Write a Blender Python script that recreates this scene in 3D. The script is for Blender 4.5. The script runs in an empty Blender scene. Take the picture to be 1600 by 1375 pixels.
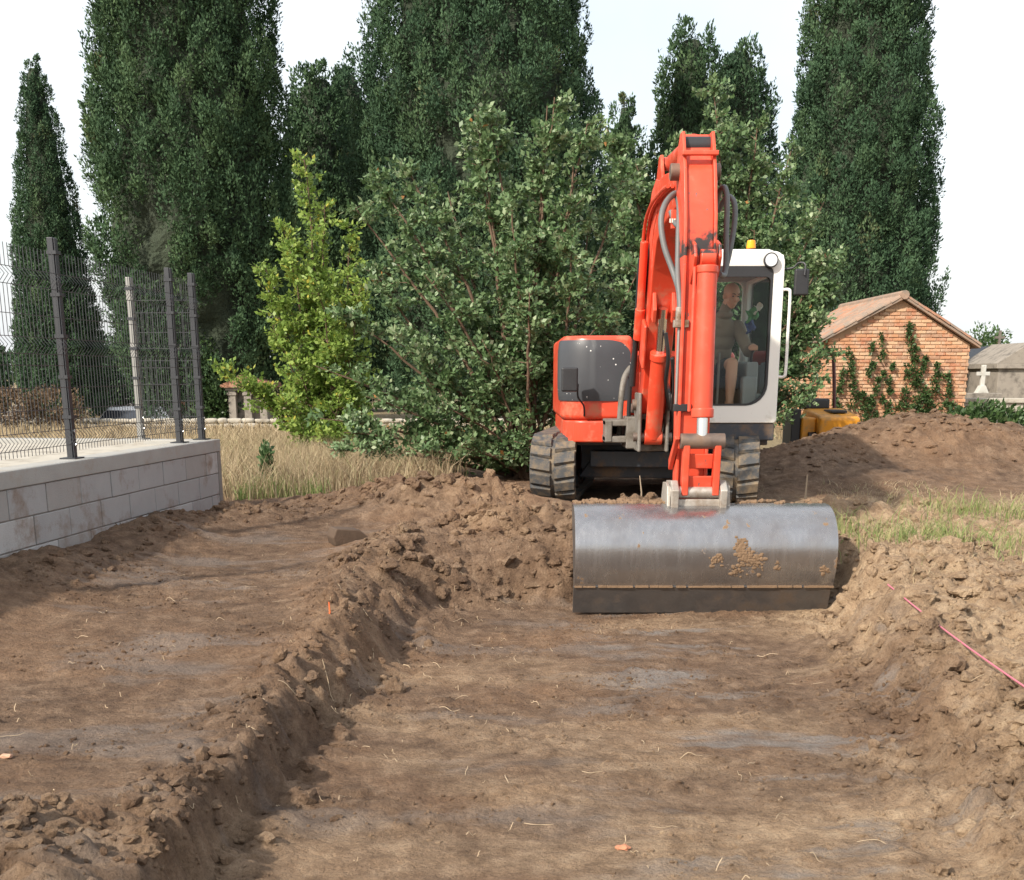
import bpy, bmesh, math, random
import numpy as np
from mathutils import Vector, Matrix, Quaternion
random.seed(7); RNG = np.random.default_rng(7)
S = bpy.context.scene; COL = S.collection
R = math.radians

# ------------------------------------------------------------------ camera, sky, sun, exposure
cam_d = bpy.data.cameras.new('camera'); cam = bpy.data.objects.new('camera', cam_d); COL.objects.link(cam)
cam.location = (0, 0, 1.6); cam.rotation_euler = (R(90 - 14.833), 0, 0)
cam_d.sensor_fit = 'HORIZONTAL'; cam_d.sensor_width = 36; cam_d.lens = 36 * 1820 / 1600
cam_d.shift_y = (1067 - 687.5) / 1600; cam_d.clip_start = 0.05; cam_d.clip_end = 2000
S.camera = cam
SUN_EL, SUN_AZ = 37.0, 224.0            # azimuth the light comes from, clockwise from +Y
sdir = Vector((math.sin(R(SUN_AZ)) * math.cos(R(SUN_EL)), math.cos(R(SUN_AZ)) * math.cos(R(SUN_EL)), math.sin(R(SUN_EL))))
w = bpy.data.worlds.new('World'); S.world = w; w.use_nodes = True
nt = w.node_tree; bg = nt.nodes['Background']
sky = nt.nodes.new('ShaderNodeTexSky'); sky.sky_type = 'NISHITA'; sky.sun_disc = False
sky.sun_elevation = R(SUN_EL); sky.sun_rotation = R(SUN_AZ); sky.dust_density = 4.0; sky.air_density = 1.3; sky.ozone_density = 1.0
# thin bright white cloud over most of the sky, a little pale blue showing through
tc = nt.nodes.new('ShaderNodeTexCoord'); cn = nt.nodes.new('ShaderNodeTexNoise'); cn.inputs['Scale'].default_value = 2.2; cn.inputs['Detail'].default_value = 6
cr_ = nt.nodes.new('ShaderNodeMapRange'); cr_.inputs[1].default_value = 0.25; cr_.inputs[2].default_value = 0.6; cr_.inputs[3].default_value = 0.35; cr_.inputs[4].default_value = 0.85
cm = nt.nodes.new('ShaderNodeMix'); cm.data_type = 'RGBA'; cm.inputs[7].default_value = (4.9, 5.05, 5.2, 1)
nt.links.new(tc.outputs['Generated'], cn.inputs['Vector']); nt.links.new(cn.outputs['Fac'], cr_.inputs[0]); nt.links.new(cr_.outputs[0], cm.inputs[0]); nt.links.new(sky.outputs[0], cm.inputs[6])
nt.links.new(cm.outputs[2], bg.inputs[0]); bg.inputs[1].default_value = 0.15
sl = bpy.data.lights.new('sun', 'SUN'); sl.energy = 3.8; sl.angle = R(2.0); sl.color = (1.0, 0.92, 0.80)
so = bpy.data.objects.new('sun', sl); COL.objects.link(so); so.rotation_euler = sdir.to_track_quat('Z', 'Y').to_euler()
vs = S.view_settings; vs.view_transform = 'Standard'; vs.look = 'None'; vs.gamma = 1; vs.use_curve_mapping = False; vs.exposure = 0.72
S.render.engine = 'CYCLES'; S.cycles.use_denoising = True
S.cycles.max_bounces = 8; S.cycles.transparent_max_bounces = 24; S.cycles.diffuse_bounces = 3; S.cycles.glossy_bounces = 3

# ------------------------------------------------------------------ helpers: objects
WORG = {}
def tag(o, label=None, cat=None, group=None, kind=None):
    if label: o['label'] = label
    if cat: o['category'] = cat
    if group: o['group'] = group
    if kind: o['kind'] = kind
    return o
def link(o, parent=None, org=(0, 0, 0)):
    COL.objects.link(o); org = Vector(org); WORG[o] = org
    if parent is not None:
        o.parent = parent; o.location = org - WORG[parent]
    else: o.location = org
    return o
def empty(name, loc, label=None, cat=None, group=None):
    o = bpy.data.objects.new(name, None); o.empty_display_size = 0.2; link(o, None, loc)
    return tag(o, label, cat, group)
def np_obj(name, V, F, mat, parent=None, smooth=False, attrs=None, recenter=True):
    """V (n,3) float array, F (m,3|4) int array -> one mesh object; attrs {name: per-vertex floats}"""
    V = np.asarray(V, dtype=np.float32); F = np.asarray(F, dtype=np.int32)
    me = bpy.data.meshes.new(name)
    org = np.zeros(3, np.float32)
    if recenter and len(V):
        lo, hi = V.min(0), V.max(0); org = np.array([(lo[0] + hi[0]) / 2, (lo[1] + hi[1]) / 2, lo[2]], np.float32)
    k = F.shape[1]
    me.vertices.add(len(V)); me.vertices.foreach_set('co', (V - org).ravel())
    me.loops.add(F.size); me.loops.foreach_set('vertex_index', F.ravel())
    me.polygons.add(len(F)); me.polygons.foreach_set('loop_start', np.arange(0, F.size, k, dtype=np.int32))
    me.polygons.foreach_set('use_smooth', np.full(len(F), bool(smooth)))
    for an, av in (attrs or {}).items():
        a = me.attributes.new(an, 'FLOAT', 'POINT'); a.data.foreach_set('value', np.asarray(av, np.float32))
    me.update(calc_edges=True)
    for m in (mat if isinstance(mat, (list, tuple)) else [mat]): me.materials.append(m)
    o = bpy.data.objects.new(name, me); link(o, parent, [float(v) for v in org]); return o

class MB:
    """collects shapes; build() links them as ONE mesh object"""
    def __init__(s): s.v = []; s.f = []
    def add(s, vs, fs):
        n = len(s.v); s.v += [Vector(q) for q in vs]; s.f += [[i + n for i in f] for f in fs]; return s
    def box(s, lo, hi, rot=None, about=None):
        x0, y0, z0 = lo; x1, y1, z1 = hi
        vs = [Vector(q) for q in ((x0,y0,z0),(x1,y0,z0),(x1,y1,z0),(x0,y1,z0),(x0,y0,z1),(x1,y0,z1),(x1,y1,z1),(x0,y1,z1))]
        if rot is not None:
            c = Vector(about) if about is not None else (Vector(lo) + Vector(hi)) / 2
            vs = [c + rot @ (q - c) for q in vs]
        return s.add(vs, [(0,3,2,1),(4,5,6,7),(0,1,5,4),(1,2,6,5),(2,3,7,6),(3,0,4,7)])
    def prism(s, poly, axis, a, b):
        """poly of 2-D points extruded along axis ('x','y','z') from a to b"""
        def p(q, t): return {'x': (t, q[0], q[1]), 'y': (q[0], t, q[1]), 'z': (q[0], q[1], t)}[axis]
        n = len(poly); vs = [p(q, a) for q in poly] + [p(q, b) for q in poly]
        fs = [list(range(n))[::-1], list(range(n, 2 * n))] + [(i, (i + 1) % n, n + (i + 1) % n, n + i) for i in range(n)]
        return s.add(vs, fs)
    def cyl(s, p0, p1, r0, r1=None, n=20, cap=True):
        p0, p1 = Vector(p0), Vector(p1); r1 = r0 if r1 is None else r1
        d = (p1 - p0).normalized(); u = d.orthogonal().normalized(); t = d.cross(u)
        vs = []
        for p, r in ((p0, r0), (p1, r1)):
            vs += [p + (u * math.cos(2*math.pi*i/n) + t * math.sin(2*math.pi*i/n)) * r for i in range(n)]
        fs = [(i, (i+1) % n, n + (i+1) % n, n + i) for i in range(n)]
        if cap: fs += [list(range(n))[::-1], list(range(n, 2*n))]
        return s.add(vs, fs)
    def tube(s, pts, r, n=8, close=False):
        P = [Vector(q) for q in pts]; m = len(P); rr = r if isinstance(r, (list, tuple)) else [r] * m
        base = len(s.v); up = None; rings = []
        for i, q in enumerate(P):
            d = (P[(i+1) % m] - P[i-1]) if (close or 0 < i < m-1) else (P[1]-P[0] if i == 0 else P[-1]-P[-2])
            d.normalize()
            u = d.orthogonal().normalized() if up is None else (up - d * up.dot(d)).normalized()
            up = u; t = d.cross(u)
            rings.append([q + (u*math.cos(2*math.pi*k/n) + t*math.sin(2*math.pi*k/n)) * rr[i] for k in range(n)])
        vs = [v for ring in rings for v in ring]; fs = []
        for i in range(m if close else m-1):
            a = i*n; b = ((i+1) % m)*n
            fs += [(a+k, a+(k+1) % n, b+(k+1) % n, b+k) for k in range(n)]
        if not close: fs += [list(range(n))[::-1], [(m-1)*n + k for k in range(n)]]
        return s.add(vs, fs)
    def xf(s, M):
        s.v = [M @ q for q in s.v]; return s
    def mesh(s, name, mat, smooth=False):
        me = bpy.data.meshes.new(name); me.from_pydata([tuple(q) for q in s.v], [], s.f)
        bm = bmesh.new(); bm.from_mesh(me); bmesh.ops.recalc_face_normals(bm, faces=bm.faces); bm.to_mesh(me); bm.free()
        me.materials.append(mat)
        if smooth: me.polygons.foreach_set('use_smooth', [True] * len(me.polygons))
        return me
    def build(s, name, mat, parent=None, bevel=0, smooth=False, seg=2):
        lo = [min(q[i] for q in s.v) for i in range(3)]; hi = [max(q[i] for q in s.v) for i in range(3)]
        org = Vector(((lo[0]+hi[0])/2, (lo[1]+hi[1])/2, lo[2])); s.v = [q - org for q in s.v]
        me = s.mesh(name, mat, smooth)
        o = bpy.data.objects.new(name, me); link(o, parent, org)
        if bevel:
            b = o.modifiers.new('bevel', 'BEVEL'); b.width = bevel; b.segments = seg; b.limit_method = 'ANGLE'; b.angle_limit = R(35)
        if smooth or bevel:
            me.polygons.foreach_set('use_smooth', [True] * len(me.polygons))
            bpy_sm = o.modifiers.new('wn', 'WEIGHTED_NORMAL') if bevel else None
            if not bevel: me.set_sharp_from_angle(angle=R(38))
        return o
def inst(name, me, mat4, parent):
    o = bpy.data.objects.new(name, me); COL.objects.link(o); o.parent = parent; WORG[o] = mat4.to_translation()
    m = mat4.copy(); m.translation = mat4.to_translation() - WORG[parent]; o.matrix_local = m; return o
def smooth_path(pts, n=6):
    P = [Vector(p) for p in pts]; out = []
    for i in range(len(P)-1):
        a, b, c, d = P[max(i-1, 0)], P[i], P[i+1], P[min(i+2, len(P)-1)]
        for k in range(n):
            t = k/n; out.append(0.5*((2*b)+(c-a)*t+(2*a-5*b+4*c-d)*t*t+(3*b-a-3*c+d)*t**3))
    return out + [P[-1]]

# ------------------------------------------------------------------ helpers: noise
def hsh(ix, iy, seed):
    h = (ix.astype(np.int64) * 374761393 + iy.astype(np.int64) * 668265263 + seed * 1442695041) & 0x7fffffff
    h = ((h ^ (h >> 13)) * 1274126177) & 0x7fffffff
    return ((h ^ (h >> 16)) & 0xffff) / 65535.0
def vnoise(x, y, seed=0):
    ix, iy = np.floor(x), np.floor(y); fx, fy = x-ix, y-iy; fx = fx*fx*(3-2*fx); fy = fy*fy*(3-2*fy)
    a, b, c, d = hsh(ix, iy, seed), hsh(ix+1, iy, seed), hsh(ix, iy+1, seed), hsh(ix+1, iy+1, seed)
    return (a*(1-fx)+b*fx)*(1-fy) + (c*(1-fx)+d*fx)*fy
def fbm(x, y, oct=4, seed=0):
    t = 0; a = 0.5; s = 0
    for o in range(oct): t = t + a*vnoise(x*2**o + 17*o, y*2**o - 9*o, seed+o); s += a; a *= 0.5
    return t/s
def lumps(x, y, cell, seed=0):
    """rounded clods: height 0..1 of the dome that covers the point"""
    gx, gy = x/cell, y/cell; ix, iy = np.floor(gx), np.floor(gy); best = np.zeros_like(gx)
    for dx in (-1, 0, 1):
        for dy in (-1, 0, 1):
            cx = ix+dx+hsh(ix+dx, iy+dy, seed); cy = iy+dy+hsh(ix+dx, iy+dy, seed+5)
            r = 0.35 + 0.5*hsh(ix+dx, iy+dy, seed+9); hgt = 0.4+0.6*hsh(ix+dx, iy+dy, seed+3)
            d2 = ((gx-cx)**2 + (gy-cy)**2)/(r*r)
            best = np.maximum(best, hgt*np.clip(1-d2, 0, 1)**0.7)
    return best
def unit(a): return a/np.maximum(np.linalg.norm(a, axis=-1, keepdims=True), 1e-9)
def sst(a, b, x): t = np.clip((x-a)/(b-a), 0, 1); return t*t*(3-2*t)

# ------------------------------------------------------------------ materials
def nodes(name):
    m = bpy.data.materials.new(name); m.use_nodes = True; t = m.node_tree
    return m, t, t.nodes['Principled BSDF'], t.nodes['Material Output']
def N(t, typ, **kw):
    n = t.nodes.new(typ)
    for k, v in kw.items():
        if k in n.inputs.keys(): n.inputs[k].default_value = v
        else: setattr(n, k, v)
    return n
def noise(t, scale, detail=4, rough=0.6, vec=None, stretch=None):
    g = N(t, 'ShaderNodeNewGeometry'); v = g.outputs['Position']
    if stretch:
        mp = N(t, 'ShaderNodeMapping'); mp.inputs['Scale'].default_value = stretch; t.links.new(v, mp.inputs[0]); v = mp.outputs[0]
    n = N(t, 'ShaderNodeTexNoise'); n.inputs['Scale'].default_value = scale; n.inputs['Detail'].default_value = detail; n.inputs['Roughness'].default_value = rough
    t.links.new(v, n.inputs['Vector']); return n.outputs['Fac']
def ramp(t, fac, stops):
    r = N(t, 'ShaderNodeValToRGB'); e = r.color_ramp.elements
    while len(e) < len(stops): e.new(0.5)
    for i, (p, c) in enumerate(stops): e[i].position = p; e[i].color = (*c, 1) if len(c) == 3 else c
    t.links.new(fac, r.inputs[0]); return r.outputs[0]
def mixc(t, fac, a, b, mode='MIX'):
    m = N(t, 'ShaderNodeMix', data_type='RGBA', blend_type=mode)
    for s, v in ((0, fac), (6, a), (7, b)):
        if isinstance(v, (int, float)): m.inputs[s].default_value = v
        elif isinstance(v, tuple): m.inputs[s].default_value = (*v, 1)
        else: t.links.new(v, m.inputs[s])
    return m.outputs[2]
def bump(t, b, h, strength=0.3, dist=0.02):
    n = N(t, 'ShaderNodeBump'); n.inputs['Strength'].default_value = strength; n.inputs['Distance'].default_value = dist
    t.links.new(h, n.inputs['Height']); t.links.new(n.outputs[0], b.inputs['Normal'])
def mat(name, col, rough=0.6, metal=0.0, var=0.25, scale=6.0, dirt=None, dirt_amt=0.5, bmp=0.1, bscale=60, bdist=0.01, spec=0.5, dscale=4.0):
    m, t, b, o = nodes(name)
    c = mixc(t, noise(t, scale), tuple(v*(1-var) for v in col), tuple(min(v*(1+var), 1) for v in col))
    if dirt:
        k = ramp(t, noise(t, dscale, 6, 0.7), [(0.62-0.35*dirt_amt, (0, 0, 0)), (0.80-0.3*dirt_amt, (1, 1, 1))])
        c = mixc(t, k, c, dirt)
        rr = N(t, 'ShaderNodeMapRange'); t.links.new(k, rr.inputs[0]); rr.inputs[3].default_value = rough; rr.inputs[4].default_value = 0.9
        t.links.new(rr.outputs[0], b.inputs['Roughness'])
    else: b.inputs['Roughness'].default_value = rough
    t.links.new(c, b.inputs['Base Color']); b.inputs['Metallic'].default_value = metal; b.inputs['Specular IOR Level'].default_value = spec
    if bmp: bump(t, b, noise(t, bscale, 4), bmp, bdist)
    return m
def leaf_mat(name, stops, transl=0.25, rough=0.5, spec=0.3):
    m, t, b, o = nodes(name)
    a = N(t, 'ShaderNodeAttribute'); a.attribute_name = 'var'
    c = ramp(t, a.outputs['Fac'], stops); t.links.new(c, b.inputs['Base Color']); b.inputs['Roughness'].default_value = rough
    b.inputs['Specular IOR Level'].default_value = spec
    tr = N(t, 'ShaderNodeBsdfTranslucent'); t.links.new(c, tr.inputs[0])
    mx = N(t, 'ShaderNodeMixShader'); mx.inputs[0].default_value = transl
    t.links.new(b.outputs[0], mx.inputs[1]); t.links.new(tr.outputs[0], mx.inputs[2]); t.links.new(mx.outputs[0], o.inputs[0]); return m
def worn_paint():
    m, t, b, o = nodes('orange_red_paint_worn')
    c = mixc(t, noise(t, 4, 5), (0.58, 0.058, 0.028), (0.70, 0.095, 0.045))
    c = mixc(t, ramp(t, noise(t, 9, 7, 0.75), [(0.56, (0, 0, 0)), (0.70, (0.55, 0.55, 0.55))]), c, (0.40, 0.16, 0.10))          # dusty, faded areas
    chips = ramp(t, noise(t, 34, 5, 0.7, stretch=(1, 1, 0.45)), [(0.655, (0, 0, 0)), (0.675, (1, 1, 1))]); c = mixc(t, chips, c, (0.13, 0.10, 0.095))
    g = N(t, 'ShaderNodeNewGeometry'); sp = N(t, 'ShaderNodeSeparateXYZ'); t.links.new(g.outputs['Position'], sp.inputs[0])
    band = N(t, 'ShaderNodeMapRange'); t.links.new(sp.outputs[2], band.inputs[0]); band.inputs[1].default_value = 2.72; band.inputs[2].default_value = 2.42
    gz = N(t, 'ShaderNodeMath', operation='MULTIPLY_ADD'); t.links.new(band.outputs[0], gz.inputs[0]); gz.inputs[1].default_value = 0.30; t.links.new(noise(t, 7, 6, 0.7), gz.inputs[2])
    lo = N(t, 'ShaderNodeMath', operation='GREATER_THAN'); t.links.new(sp.outputs[2], lo.inputs[0]); lo.inputs[1].default_value = 2.36
    gm_ = mixc(t, 1.0, ramp(t, gz.outputs[0], [(0.72, (0, 0, 0)), (0.84, (1, 1, 1))]), lo.outputs[0], 'MULTIPLY'); c = mixc(t, gm_, c, (0.035, 0.028, 0.026))   # grease below the arm pivot
    t.links.new(c, b.inputs['Base Color']); r_ = N(t, 'ShaderNodeMapRange'); t.links.new(noise(t, 9, 7, 0.75), r_.inputs[0]); r_.inputs[1].default_value = 0.4; r_.inputs[2].default_value = 0.7; r_.inputs[3].default_value = 0.30; r_.inputs[4].default_value = 0.75
    t.links.new(r_.outputs[0], b.inputs['Roughness']); bump(t, b, noise(t, 60, 4), 0.06, 0.006); return m
SOIL = (0.16, 0.105, 0.068)
def soil_mat(name, attr=True):
    m, t, b, o = nodes(name)
    n1 = noise(t, 1.1, 5, 0.62); n2 = noise(t, 9, 6, 0.7); n3 = noise(t, 70, 4, 0.7)
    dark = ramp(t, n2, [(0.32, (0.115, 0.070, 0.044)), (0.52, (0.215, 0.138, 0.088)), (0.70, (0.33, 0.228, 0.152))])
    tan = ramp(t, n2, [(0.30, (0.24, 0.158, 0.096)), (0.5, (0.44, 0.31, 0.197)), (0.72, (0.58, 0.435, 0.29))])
    red = ramp(t, n3, [(0.3, (0.155, 0.080, 0.044)), (0.7, (0.32, 0.180, 0.100))])
    base = mixc(t, ramp(t, n1, [(0.48, (0, 0, 0)), (0.66, (0.55, 0.55, 0.55))]), dark, red)
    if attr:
        d = N(t, 'ShaderNodeAttribute'); d.attribute_name = 'dry'  # carries painted sun and shade of the site along with drier soil
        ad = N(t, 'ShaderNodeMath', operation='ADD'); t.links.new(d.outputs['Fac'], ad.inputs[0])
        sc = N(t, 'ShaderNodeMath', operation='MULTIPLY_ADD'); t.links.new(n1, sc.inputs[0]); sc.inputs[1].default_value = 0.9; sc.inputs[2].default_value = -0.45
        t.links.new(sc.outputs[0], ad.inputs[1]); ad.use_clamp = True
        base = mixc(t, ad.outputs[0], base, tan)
        # smeared wet clay left by the bucket on the cut floor: thin grey-blue streaks
        s = N(t, 'ShaderNodeAttribute'); s.attribute_name = 'smear'
        st = noise(t, 1.0, 6, 0.6, stretch=(0.9, 2.3, 1.0))
        k = ramp(t, st, [(0.53, (0, 0, 0)), (0.62, (0.8, 0.8, 0.8))])
        mk = N(t, 'ShaderNodeMath', operation='MULTIPLY'); t.links.new(k, mk.inputs[0]); t.links.new(s.outputs['Fac'], mk.inputs[1])
        base = mixc(t, mk.outputs[0], base, mixc(t, n3, (0.23, 0.205, 0.185), (0.33, 0.305, 0.285)))
        gr = N(t, 'ShaderNodeAttribute'); gr.attribute_name = 'turf'
        base = mixc(t, gr.outputs['Fac'], base, ramp(t, n2, [(0.3, (0.19, 0.15, 0.085)), (0.6, (0.33, 0.26, 0.155))]))
        rr = N(t, 'ShaderNodeMapRange'); t.links.new(mk.outputs[0], rr.inputs[0]); rr.inputs[3].default_value = 0.92; rr.inputs[4].default_value = 0.42
        t.links.new(rr.outputs[0], b.inputs['Roughness'])
    else: b.inputs['Roughness'].default_value = 0.93
    base = mixc(t, 1.0, base, ramp(t, noise(t, 110, 5, 0.8), [(0.34, (0.62, 0.60, 0.58)), (0.52, (1, 1, 1)), (0.70, (1.0, 0.98, 0.95))]), 'MULTIPLY')
    base = mixc(t, 1.0, base, ramp(t, noise(t, 2.6, 6, 0.7), [(0.36, (0.74, 0.71, 0.69)), (0.52, (1, 1, 1))]), 'MULTIPLY')
    t.links.new(base, b.inputs['Base Color']); b.inputs['Specular IOR Level'].default_value = 0.3
    vo = N(t, 'ShaderNodeTexVoronoi'); vo.inputs['Scale'].default_value = 42; ge = N(t, 'ShaderNodeNewGeometry'); wv = N(t, 'ShaderNodeVectorMath', operation='ADD')
    wn_ = N(t, 'ShaderNodeTexNoise'); wn_.inputs['Scale'].default_value = 30; sc_ = N(t, 'ShaderNodeVectorMath', operation='SCALE'); sc_.inputs['Scale'].default_value = 0.03
    t.links.new(wn_.outputs['Color'], sc_.inputs[0]); t.links.new(ge.outputs['Position'], wv.inputs[0]); t.links.new(sc_.outputs[0], wv.inputs[1]); t.links.new(wv.outputs[0], vo.inputs['Vector'])
    iv = N(t, 'ShaderNodeMath', operation='MULTIPLY_ADD'); t.links.new(vo.outputs['Distance'], iv.inputs[0]); iv.inputs[1].default_value = -0.55; iv.inputs[2].default_value = 0.5
    crumbs = N(t, 'ShaderNodeMath', operation='ADD'); t.links.new(iv.outputs[0], crumbs.inputs[0])
    ad2 = N(t, 'ShaderNodeMath', operation='ADD'); t.links.new(noise(t, 26, 8, 0.78), ad2.inputs[0]); t.links.new(noise(t, 95, 5, 0.75), ad2.inputs[1])
    t.links.new(ad2.outputs[0], crumbs.inputs[1]); bump(t, b, crumbs.outputs[0], 0.9, 0.028)
    return m
MUD = (0.18, 0.115, 0.068)
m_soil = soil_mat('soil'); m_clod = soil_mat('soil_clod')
m_red = mat('orange_red_paint', (0.64, 0.062, 0.028), 0.30, 0, 0.10, 3, dirt=(0.46, 0.16, 0.09), dirt_amt=0.32, bmp=0.04, dscale=5)
m_redworn = worn_paint()
m_white = mat('white_cab_paint', (0.78, 0.78, 0.74), 0.35, 0, 0.04, 3, dirt=(0.5, 0.46, 0.38), dirt_amt=0.1, bmp=0.02)
m_char = None
m_black = mat('black_plastic', (0.022, 0.023, 0.026), 0.5, 0, 0.3, 8)
m_frame = mat('dark_blue_grey_frame', (0.035, 0.042, 0.055), 0.5, 0, 0.3, 5, dirt=MUD, dirt_amt=0.35)
m_cast = mat('dirty_grey_steel', (0.20, 0.185, 0.165), 0.6, 0.2, 0.3, 8, dirt=(0.10, 0.08, 0.06), dirt_amt=0.5, bmp=0.2)
m_rubber = mat('track_rubber', (0.055, 0.058, 0.062), 0.75, 0, 0.3, 10, dirt=(0.19, 0.145, 0.095), dirt_amt=0.50, bmp=0.3, bscale=80, dscale=9)
m_hose = mat('grey_hydraulic_hose', (0.12, 0.125, 0.125), 0.55, 0, 0.2, 20)
m_bhose = mat('black_hydraulic_hose', (0.02, 0.02, 0.022), 0.5, 0, 0.2, 20)
m_chrome = mat('chrome_rod', (0.85, 0.85, 0.85), 0.18, 1.0, 0.03, 10, bmp=0)
m_steel = mat('worn_link_steel', (0.42, 0.39, 0.35), 0.5, 0.5, 0.3, 12, dirt=MUD, dirt_amt=0.5, bmp=0.2)
m_pinst = mat('pin_steel_dirty', (0.17, 0.13, 0.11), 0.5, 0.6, 0.4, 15, dirt=(0.25, 0.17, 0.12), dirt_amt=0.5)
m_amber = mat('amber_beacon', (0.9, 0.32, 0.01), 0.25, 0, 0.05, 5, bmp=0)
m_lens = mat('lamp_lens', (0.75, 0.76, 0.78), 0.12, 0.3, 0.05, 5, bmp=0)
m_conc = mat('concrete_cap', (0.33, 0.325, 0.305), 0.85, 0, 0.14, 5, dirt=(0.30, 0.265, 0.22), dirt_amt=0.3, bmp=0.3, bscale=90)
m_mort = mat('grey_mortar', (0.225, 0.21, 0.19), 0.9, 0, 0.2, 9, bmp=0.4, bscale=70)
m_post = mat('anthracite_fence_post', (0.042, 0.045, 0.052), 0.4, 0.3, 0.15, 6, bmp=0.03)
m_galv = mat('galvanised_post', (0.27, 0.27, 0.26), 0.45, 0.6, 0.12, 9, bmp=0.05)
m_wire = mat('anthracite_wire', (0.055, 0.058, 0.066), 0.4, 0.2, 0.1, 9, bmp=0)
m_bolt = mat('zinc_bolt', (0.7, 0.7, 0.7), 0.3, 0.9, 0.05, 9, bmp=0)
m_bark = mat('brown_bark', (0.125, 0.08, 0.052), 0.9, 0, 0.35, 14, bmp=0.6, bscale=45)
m_twig = mat('pale_twig', (0.30, 0.235, 0.165), 0.8, 0, 0.25, 20)
m_dead = mat('grey_dead_wood', (0.17, 0.145, 0.125), 0.9, 0, 0.3, 14, bmp=0.3)
m_straw = leaf_mat('dry_grass_blades', [(0.0, (0.17, 0.125, 0.075)), (0.4, (0.34, 0.26, 0.16)), (0.85, (0.50, 0.41, 0.27)), (1.0, (0.22, 0.26, 0.10))], 0.25, 0.7, 0.2)
m_green = leaf_mat('green_grass_blades', [(0.0, (0.10, 0.15, 0.04)), (0.5, (0.20, 0.27, 0.085)), (1.0, (0.40, 0.36, 0.18))], 0.3, 0.6)
m_cyp = leaf_mat('cypress_foliage', [(0.0, (0.022, 0.046, 0.026)), (0.45, (0.047, 0.092, 0.048)), (0.85, (0.082, 0.135, 0.064)), (1.0, (0.12, 0.10, 0.05))], 0.10, 0.7, 0.15)
m_cyp2 = leaf_mat('cypress_foliage_olive', [(0.0, (0.023, 0.047, 0.025)), (0.45, (0.050, 0.094, 0.045)), (0.85, (0.088, 0.140, 0.062)), (1.0, (0.15, 0.12, 0.06))], 0.10, 0.7, 0.15)
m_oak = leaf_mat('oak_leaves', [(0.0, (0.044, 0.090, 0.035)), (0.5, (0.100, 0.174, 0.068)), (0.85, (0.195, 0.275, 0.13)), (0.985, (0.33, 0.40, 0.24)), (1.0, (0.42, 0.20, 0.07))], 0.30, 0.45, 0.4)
m_lime = leaf_mat('light_green_leaves', [(0.0, (0.10, 0.175, 0.036)), (0.5, (0.20, 0.305, 0.064)), (0.9, (0.32, 0.41, 0.10)), (1.0, (0.45, 0.38, 0.06))], 0.4, 0.45)
m_ivy = leaf_mat('ivy_leaves', [(0.0, (0.03, 0.06, 0.02)), (0.6, (0.065, 0.115, 0.04)), (1.0, (0.13, 0.18, 0.08))], 0.2, 0.4)
m_brownh = leaf_mat('dry_brown_hedge_leaves', [(0.0, (0.08, 0.055, 0.035)), (0.5, (0.165, 0.112, 0.07)), (0.9, (0.22, 0.155, 0.10)), (1.0, (0.07, 0.09, 0.04))], 0.15, 0.7)
m_stone = mat('weathered_grey_stone', (0.26, 0.23, 0.195), 0.9, 0, 0.22, 3, dirt=(0.12, 0.105, 0.09), dirt_amt=0.4, bmp=0.3, bscale=40)
m_pale = mat('pale_limestone', (0.40, 0.37, 0.315), 0.9, 0, 0.15, 5, dirt=(0.22, 0.19, 0.15), dirt_amt=0.35, bmp=0.3, bscale=40)
m_tile = mat('terracotta_tile', (0.36, 0.175, 0.105), 0.85, 0, 0.35, 7, dirt=(0.21, 0.165, 0.125), dirt_amt=0.5, bmp=0.2)
m_wroof = mat('old_weathered_tile', (0.30, 0.20, 0.145), 0.9, 0, 0.35, 5, dirt=(0.20, 0.17, 0.14), dirt_amt=0.55, bmp=0.3)
m_bmort = mat('lime_mortar', (0.40, 0.25, 0.155), 0.95, 0, 0.2, 8, bmp=0.3)
m_bricks = [mat('brick_' + n, c, 0.9, 0, 0.2, 18, dirt=(0.50, 0.36, 0.25), dirt_amt=0.45, bmp=0.5, bscale=60, dscale=5) for n, c in
            (('orange', (0.47, 0.235, 0.125)), ('red', (0.42, 0.18, 0.10)), ('pale', (0.54, 0.34, 0.205)), ('brown', (0.36, 0.20, 0.125)))]
m_blocks = [mat('block_' + n, c, 0.9, 0, 0.12, 6, dirt=(0.19, 0.13, 0.088), dirt_amt=0.27, bmp=0.4, bscale=110, dscale=2.4) for n, c, d in
            (('grey', (0.33, 0.33, 0.325), (0.24, 0.225, 0.21)), ('light', (0.41, 0.41, 0.40), (0.29, 0.275, 0.26)), ('warm', (0.31, 0.30, 0.285), (0.20, 0.145, 0.10)))]
m_yellow = mat('orange_yellow_paint', (0.62, 0.26, 0.02), 0.4, 0, 0.1, 5, dirt=(0.3, 0.2, 0.1), dirt_amt=0.3)
m_dred = mat('dark_red_bar', (0.075, 0.02, 0.02), 0.4, 0, 0.2, 5)
m_car = mat('white_car_paint', (0.80, 0.80, 0.80), 0.25, 0, 0.03, 3, bmp=0)
m_win = mat('dark_window_glass', (0.03, 0.035, 0.045), 0.08, 0, 0.1, 3, bmp=0)
m_shed = mat('grey_sheet_metal', (0.22, 0.22, 0.23), 0.5, 0.2, 0.12, 2)
m_pink = mat('pink_string', (0.50, 0.15, 0.20), 0.7, 0, 0.15, 20)
m_skin = mat('skin', (0.56, 0.29, 0.18), 0.5, 0, 0.08, 12, bmp=0.03)
m_jacket = mat('olive_brown_jacket', (0.20, 0.155, 0.112), 0.85, 0, 0.2, 14, bmp=0.25, bscale=25, bdist=0.02)
m_shorts = mat('dark_shorts', (0.05, 0.05, 0.055), 0.85, 0, 0.2, 14)
m_boot = mat('brown_boot', (0.16, 0.07, 0.04), 0.6, 0, 0.2, 14)
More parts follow.
